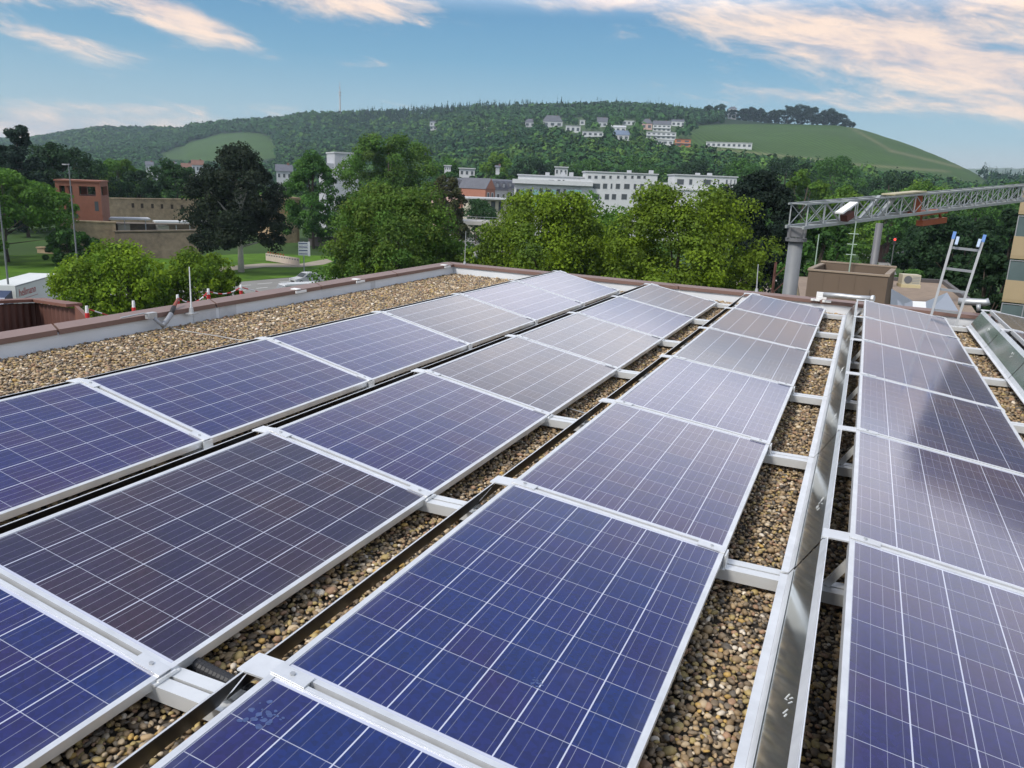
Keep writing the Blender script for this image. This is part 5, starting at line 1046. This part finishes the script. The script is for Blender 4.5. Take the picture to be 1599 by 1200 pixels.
# ---- brick house, lamps, signs, antennas
A, w, rz = facade(1369, 205, 1394, 205, G, 350); t = thing('brick_house', 'dark brown brick house with white framed windows under the crane jib', 'house', A, rz); h = zat(1382, 333, 205)-G
b = MB(); b.box(0, 0, 0, w, 8, h); b.build('wall', mat('dark_brick', (.085, .045, .04), .9, 0, .2, 2), t); gable_roof(SLATE, t, 0, w, 0, 8, h+.01, 2.0)
for v0, v1 in ((344, 351), (361, 368)):
    for u0, u1 in ((1372, 1377.5), (1381, 1389)): zz0, zz1 = zat(u0, v1, 205)-G, zat(u0, v0, 205)-G; window_at(t, (u0-1369)*w/25, zz0, (u1-u0)*w/25, zz1-zz0, 0, None, WHITEP, .14)
p = at(1396, 384, 125); t = thing('traffic_light', 'red traffic light glowing beside the street under the jib', 'traffic light', (p[0], p[1], G)); zh_ = zat(1396, 376, 125)-G; b = MB(); b.tube([(0,0,0),(0,0,zh_-.5)], .06, 8); b.build('pole', CRD, t); b = MB(); b.box(-.22, -.12, zh_-.5, .22, .12, zh_+.5); b.build('housing', DARKSLOT, t); em = bpy.data.materials.new('red_lamp'); em.use_nodes = True; eb = em.node_tree.nodes['Principled BSDF']; eb.inputs['Base Color'].default_value = (.4,.02,.02,1); eb.inputs['Emission Color'].default_value = (1,.08,.05,1); eb.inputs['Emission Strength'].default_value = 1.2; b = MB(); b.tube([(0,-.121,zh_+.15),(0,-.16,zh_+.15)], .17, 12); b.build('lamp', em, t)
def antenna(u0, v0, u1, v1, r, zb, bars, label, mt=None):
    tp = at(u1, v1, r); t = thing('antenna_mast', label, 'antenna', (tp[0], tp[1], zb)); h = tp[2]-zb; b = MB(); b.tube([(0,0,0),(0,0,h)], .035, 8, .02); b.build('pole', mt or GREYM, t)
    for f in bars: b = MB(); b.tube([(-.22,0,h*f),(.16,0,h*f)], .015, 6); b.build('crossbar', mt or GREYM, t)
PALEG = mat('pale_green_metal', (.36, .46, .38), .5, .2)
antenna(1330, 412, 1337, 346, 36, ZL+.3, (.68, .78, .88), 'pale antenna pole with crossbars on the taupe roof box', PALEG); antenna(1275, 408, 1279, 366, 36.5, ZL+.3, (), 'thin bare pole on the taupe roof box, left of the antenna', PALEG)
def rod(pt_top, pt_foot, label, r=.008):
    f = Vector(pt_foot); t = thing('lightning_rod', label, 'lightning rod', tuple(f), 0, 'lightning rods on the roof edge'); d_ = Vector(pt_top)-f; b = MB(); b.tube([(0,0,.03), d_*.5, d_], r, 8, r*.55); b.build('rod', STEEL, t); b = MB(); b.box(-.05, -.05, -.012, .05, .05, .0); b.tube([(0,0,0),(0,0,.06)], .028, 10, .02); b.build('foot', STEEL, t)
def onx(u, v, xx): d_ = ray(u, v); return CAMP+d_*((xx-CX)/d_[0])
rod(onx(295.5, 417, XWL(5)-.02), onx(299, 489, XWL(5)+.08), 'lightning rod at the left coping between the barrier posts', .010)
rod(aty(727.5, 361, YF+.10), aty(725.5, 414, YF+.10), 'tall lightning rod on the corner of the parapet', .008); rod(aty(1184, 413, yfar(2.9)+.2), aty(1181, 457, yfar(2.9)+.2), 'lightning rod on the far coping behind the third panel row', .011)
def wire(pts, label, r=.004, mt=None, nm='conductor_wire', cat='wire'): b = MB(); b.tube(pts, r, 6); return tag(b.build(nm, mt or STEEL, None, True), label, cat, 'lightning conductor wires on the gravel')
wire([onz(u, v, -.108) for u, v in ((258, 510), (282, 516), (310, 520.5), (345, 526), (372, 531), (420, 534))], 'thin conductor wire crossing the gravel towards the leftmost row')
wire([(2.36, 3.72, -.09), (2.55, 3.66, -.095), (2.80, 3.52, -.085)], 'short conductor wire in the gap between second and third row'); wire([(3.74, 3.42, -.10), (3.95, 3.36, -.105), (4.15, 3.40, -.10)], 'short conductor wire on the gravel between third and fourth row')
t = thing('drain_elbow', 'grey pipe elbow with black and red sleeve rising over the left coping', 'pipe', tuple(onz(253, 509, -.13))); o_ = Vector(onz(253, 509, -.13))
P = [Vector(q_)-o_ for q_ in (onx(236, 493, XWL(4.5)+.09), onx(247, 503, XWL(4.5)+.13), onx(254, 509, XWL(4.5)+.16), onx(262, 499, XWL(4.5)+.10), onx(267, 491, XWL(4.5)+.06), onx(271.5, 480, XWL(4.5)-.02), onx(278, 467, XWL(4.5)-.14))]
b = MB(); b.tube(P[:3], .018, 10); b.tube(P[2:5], .026, 10); b.build('pipe', GREYM, t, True); b = MB(); b.tube(P[4:6], .024, 10); b.build('black_sleeve', DARKSLOT, t, True); b = MB(); b.tube(P[5:7], .020, 10, .014); b.build('red_sleeve', mat('faded_red', (.24, .07, .05), .7), t, True); b = MB(); b.obox(Matrix.Translation(P[0]), -.03, -.05, -.03, .03, .05, .03); b.tube([P[0]+Vector((-.02,-.35,.02)), P[0]+Vector((0,-.1,.035)), P[0]], .008, 8); b.build('clamp', STEEL, t)
b = MB(); o0 = len(b.v); n_ = 60; pts_ = [Vector((2.16+i*.56/n_, .13-.10*i/n_, -.075-.012*math.sin(i*.06))) for i in range(n_+1)]; nseg = 12
for i, p_ in enumerate(pts_):
    rr_ = .024 if i % 2 else .0195
    for k_ in range(nseg): a2 = 2*math.pi*k_/nseg; b.v.append((p_.x+rr_*math.cos(a2)*.17, p_.y+rr_*math.cos(a2), p_.z+rr_*math.sin(a2)))
for i in range(n_):
    for k_ in range(nseg): b.f.append((i*nseg+k_, i*nseg+(k_+1) % nseg, (i+1)*nseg+(k_+1) % nseg, (i+1)*nseg+k_))
tag(b.build('cable_conduit', mat('black_conduit', (.022, .022, .025), .55), None), 'black corrugated cable conduit beside the cross rail in the second gap', 'cable conduit')
def lamp_post(u0, v0, u1, v1, r, label, arm=1.0, head=True):
    tp = at(u1, v1, r); t = thing('street_lamp', label, 'street lamp', (tp[0], tp[1], G)); h = tp[2]-G; b = MB(); b.tube([(0,0,0),(0,0,h)], .10, 10, .05); b.build('pole', mat('dull_lamp_grey', (.15, .16, .17), .7), t)
    if head: b = MB(); b.beam((-arm, 0, h-.02), (.1, 0, h+.02), .08, .08); b.build('arm', GREYM, t); b = MB(); b.box(-arm-.5, -.12, h-.08, -arm+.1, .12, h+.04); b.build('lamp_head', GREYM, t)
lamp_post(123, 388, 107, 257, 95, 'tall grey street lamp in front of the orange brick tower', .3); lamp_post(12, 470, -3, 300, 80, 'grey lamp pole at the left picture edge beside the lorry cab', .4, False)
lamp_post(1240, 330, 1243, 291, 230, 'street lamp with white arms behind the left crane end', 1.4)
p = onz(475, 428); t = thing('direction_sign', 'white and blue direction sign boards on a post by the road', 'road sign', (p[0], p[1], G), YAW*-1+.25); r_ = math.hypot(p[0]-CX, p[1]-CY); z1_, z0_ = zat(478, 377.5, r_)-G, zat(478, 399, r_)-G
b = MB(); b.tube([(0,0,0),(0,0,z1_)], .08, 8); b.build('post', GREYM, t); hh = (z1_-z0_)/4
for i in range(4):
    b = MB(); b.box(-.75, -.10, z0_+i*hh, .85, -.085, z0_+(i+1)*hh-.06); o = b.build('board', WHITEP, t); m_ = MB(); m_.box(-.70, -.108, z0_+i*hh+.12, .55, -.1005, z0_+(i+1)*hh-.22); m_.build('blue_field', mat('sign_blue', (.05, .08, .17), .5), o)
b = MB(); b.box(.62, -.125, z0_-.1, .90, -.1085, z1_); b.build('white_edge', WHITEP, t)
A, w, rz = facade(415, 139, 467, 131, G, 405); t = thing('site_barrier', 'row of white and red hoarding boards with slots on the lawn', 'barrier', (A.x, A.y, G), rz)
n_ = 13
for i in range(n_):
    b = MB(); b.box(i*w/n_+.02, 0, .15, (i+1)*w/n_-.02, .08, 1.35); o = b.build('board', mat('barrier_board', (.52, .44, .38), .8, 0, .12, .8), t); m_ = MB(); m_.box(i*w/n_+.15, -.01, .95, (i+1)*w/n_-.15, -.001, 1.15); m_.build('slot', CRD, o)
for i in range(1, 8): b = MB(); b.tube([(i*w/n_, .04, 1.36), (i*w/n_, .04, 1.62)], .11, 8); b.build('warning_lamp', ORANGE, t)
# ---- ruins and walls on the left
A, w, rz = facade(88, 151.4, 158, 150.4, G, 312); t = thing('brick_frame_tower', 'orange brick tower with two large open frames at its top', 'tower', A, rz); k_ = w/70.0; Zb = lambda v, u=120: zat(u, v, 151)-G
z1_, zo1, zo0 = Zb(284), Zb(291), Zb(306); b = MB()
b.box(0, 0, 0, w, 9, zo0); b.box(0, 0, zo1, w, 9, z1_)
for (u0, u1) in ((0, 6), (26, 36), (62, 70)): b.box(u0*k_, 0, zo0+.001, u1*k_, 1.0, zo1-.001); b.box(u0*k_, 8, zo0+.001, u1*k_, 9, zo1-.001)
b.box(0, 1.001, zo0+.001, 5*k_, 2.2, zo1-.001); b.build('wall', BRICK, t)
b = MB(); b.box(59*k_, -.02, Zb(329), 65*k_, -.002, Zb(314)); b.box(.28*w, -.02, Zb(341), .45*w, -.002, Zb(334)); b.build('opening', GLASSD, t); b = MB(); b.box(-.15, -.15, z1_+.002, w+.15, 9.1, z1_+.25); b.build('coping', BRICK, t)
def wall(u0, r0, u1, r1, vt, th, mt, label, holes=(), name='stone_wall', vt2=None, cop=True, group=None):
    A, w, rz = facade(u0, r0, u1, r1, G, vt+25); t = thing(name, label, 'wall', A, rz, group); h0 = zat(u0, vt, r0)-G; h1 = zat(u1, vt2 or vt, r1)-G
    b = MB(); b.add([(0,0,0),(w,0,0),(w,0,h1),(0,0,h0),(0,th,0),(w,th,0),(w,th,h1),(0,th,h0)], [(0,1,2,3),(5,4,7,6),(3,2,6,7),(1,5,6,2),(4,0,3,7)]); b.build('masonry', mt, t)
    if cop: b = MB(); b.add([(-.1,-.12,h0+.003),(w+.1,-.12,h1+.003),(w+.1,th+.1,h1+.003),(-.1,th+.1,h0+.003),(-.1,-.12,h0+.22),(w+.1,-.12,h1+.22),(w+.1,th+.1,h1+.22),(-.1,th+.1,h0+.22)], [(3,2,1,0),(4,5,6,7),(0,1,5,4),(1,2,6,5),(2,3,7,6),(3,0,4,7)]); b.build('coping', mt, t)
    if holes:
        b = MB()
        for (u, v) in holes: x_ = (u-u0)/(u1-u0)*w; zc = zat(u, v, r0+(r1-r0)*(u-u0)/(u1-u0))-G; b.box(x_-.25, -.02, zc-.45, x_+.25, -.002, zc+.45)
        b.build('opening', mat('dark_hole', (.05, .035, .025), .95), t)
    return t
wall(158, 182, 312, 188, 311, 1.2, STONE, 'long sandstone ruin wall with a row of small square holes', [(206, 321), (220, 321.5), (236, 322), (251, 322.5), (267, 323), (283, 324), (298, 325)], vt2=313)
wall(96, 146, 182, 146, 346, 1.0, STONE, 'pale sandstone wall corner below the white flat roof', vt2=349); wall(181, 145, 312, 140, 363, 1.0, STONE2, 'dark brown stone wall right of the pale wall corner, left of the beech', vt2=361)
wall(60, 152, 118, 147, 388, .8, STONE, 'low sandstone wall stub behind the wide yellow green tree'); wall(482, 172, 530, 168, 372, .8, mat('grey_stone_wall', (.15, .13, .125), .95, 0, .25, .5), 'low grey wall behind the direction sign'); 
A, w, rz = facade(100, 158, 306, 160); t = thing('flat_pavilion', 'flat pavilion with thin white roof in front of the ruin wall', 'pavilion', A, rz); h = zat(200, 340.5, 159)-G
b = MB(); b.box(-1, -1, h-.28, w*.62, 3.2, h); b.build('roof', WHITE2, t); b = MB(); b.box(w*.655, -1.0, h-.75, w+2, 2.6, h-.45); b.build('canopy', WHITEW, t); b = MB(); b.box(0, 3.3, 0, w, 7.5, h-.36-.8); b.build('rear_wall', STONE2, t)
for f_ in (.05, .25, .42, .58, .82, .93): b = MB(); b.box(w*f_, -.2, h-4.0, w*f_+.15, -.05, h-.352 if f_ < .62 else h-1.152); b.build('column', WHITE2, t)
b = MB(); b.box(w*.38, 1.5, h-3.4, w*.47, 2.5, h-1.2); b.box(w*.68, .5, h-3.6, w*.77, 3, h-1.3); b.build('kiosk', mat('cream_kiosk', (.46, .44, .38), .8), t); b = MB(); b.box(w*.40, -.7, 0, w, 6, h-3.9); b.build('terrace', STONE2, t)
A, w, rz = facade(428, 178, 466, 180); t = thing('tan_building', 'tan rendered building with horizontal grooves between beech and ash tree', 'building', A, rz); h = zat(445, 312, 179)-G
b = MB(); b.box(0, 0, 0, w, 10, h); b.build('wall', TANW, t); b = MB(); [b.box(.05, -.06, h*(.70+.055*i), w-.05, -.002, h*(.70+.055*i)+.14) for i in range(5)]; b.build('groove_band', mat('tan_band', (.42, .25, .12), .9), t); b = MB(); b.box(-.3, -.3, h+.002, w+.3, 10.3, h+.5); b.build('roof', TANW, t); b = MB(); b.box(w*.15, -1.2, 0, w*.8, -.003, h*.62); b.build('buttress', STONE, t)
A, w, rz = facade(509, 228, 560, 230); t = thing('grey_tower', 'tall pale grey windowless tower half hidden behind the light green tree', 'tower', A, rz); k_ = w/51; Zg = lambda v: zat(530, v, 229)-G; GRT = mat('pale_grey_sheeting', (.42, .43, .46), .75, 0, .12, .5)
b = MB(); b.box(14*k_, 0, 0, w, 10, Zg(240)); b.box(0, .8, 0, 14*k_-.002, 9, Zg(256)); b.build('wall', GRT, t); b = MB(); [b.box(14*k_, -.05, Zg(v), w, -.002, Zg(v)+.12) for v in (255, 268, 281, 294, 307)]; [b.box(u*k_, -.05, 0, u*k_+.12, -.002, Zg(241)) for u in (20, 27, 34)]; b.build('sheet_joint', WHITE2, t); b = MB(); b.box(14*k_-.2, -.2, Zg(240)+.002, w+.2, 10.2, Zg(240)+.4); b.build('coping', WHITE2, t)
# ---- radio mast on the ridge
rr_ = 1835; p = at(531, 172, rr_); zb = float(hill_z(p[0], p[1]))-2; zt_ = zat(531, 128, rr_); t = thing('radio_mast', 'slender pale radio mast standing on the wooded ridge', 'radio mast', (p[0], p[1], zb)); h = zt_-zb
b = MB(); b.tube([(0,0,0),(0,0,h*.72)], 1.9, 10, 1.3); b.build('shaft', mat('pale_mast', (.50, .48, .47), .8), t); b = MB(); b.tube([(0,0,h*.721),(0,0,h)], .7, 8, .3); b.build('antenna', mat('mast_pink', (.46, .38, .38), .8), t)
for f_ in (.62, .70, .82): b = MB(); b.tube([(0,0,h*f_),(0,0,h*f_+1.6)], 2.9 if f_ < .8 else 1.6, 10); b.build('platform', mat('pale_mast', (.5,.48,.47)), t)
# ------------------------------------------------------------------ haze: one box of even, thin air round everything
hm = bpy.data.materials.new('haze_air'); hm.use_nodes = True; ht = hm.node_tree; ht.nodes.clear()
pv = ht.nodes.new('ShaderNodeVolumePrincipled'); pv.inputs['Color'].default_value = (.68, .85, 1.0, 1); pv.inputs['Density'].default_value = .00012; pv.inputs['Anisotropy'].default_value = .2
ho = ht.nodes.new('ShaderNodeOutputMaterial'); ht.links.new(pv.outputs[0], ho.inputs['Volume'])
try: hm.cycles.homogeneous_volume = True
except Exception: pass
hb = MB(); hb.box(-7300, -7300, G-4, 7300, 7300, 250)
tag(hb.build('haze', hm), kind='stuff')
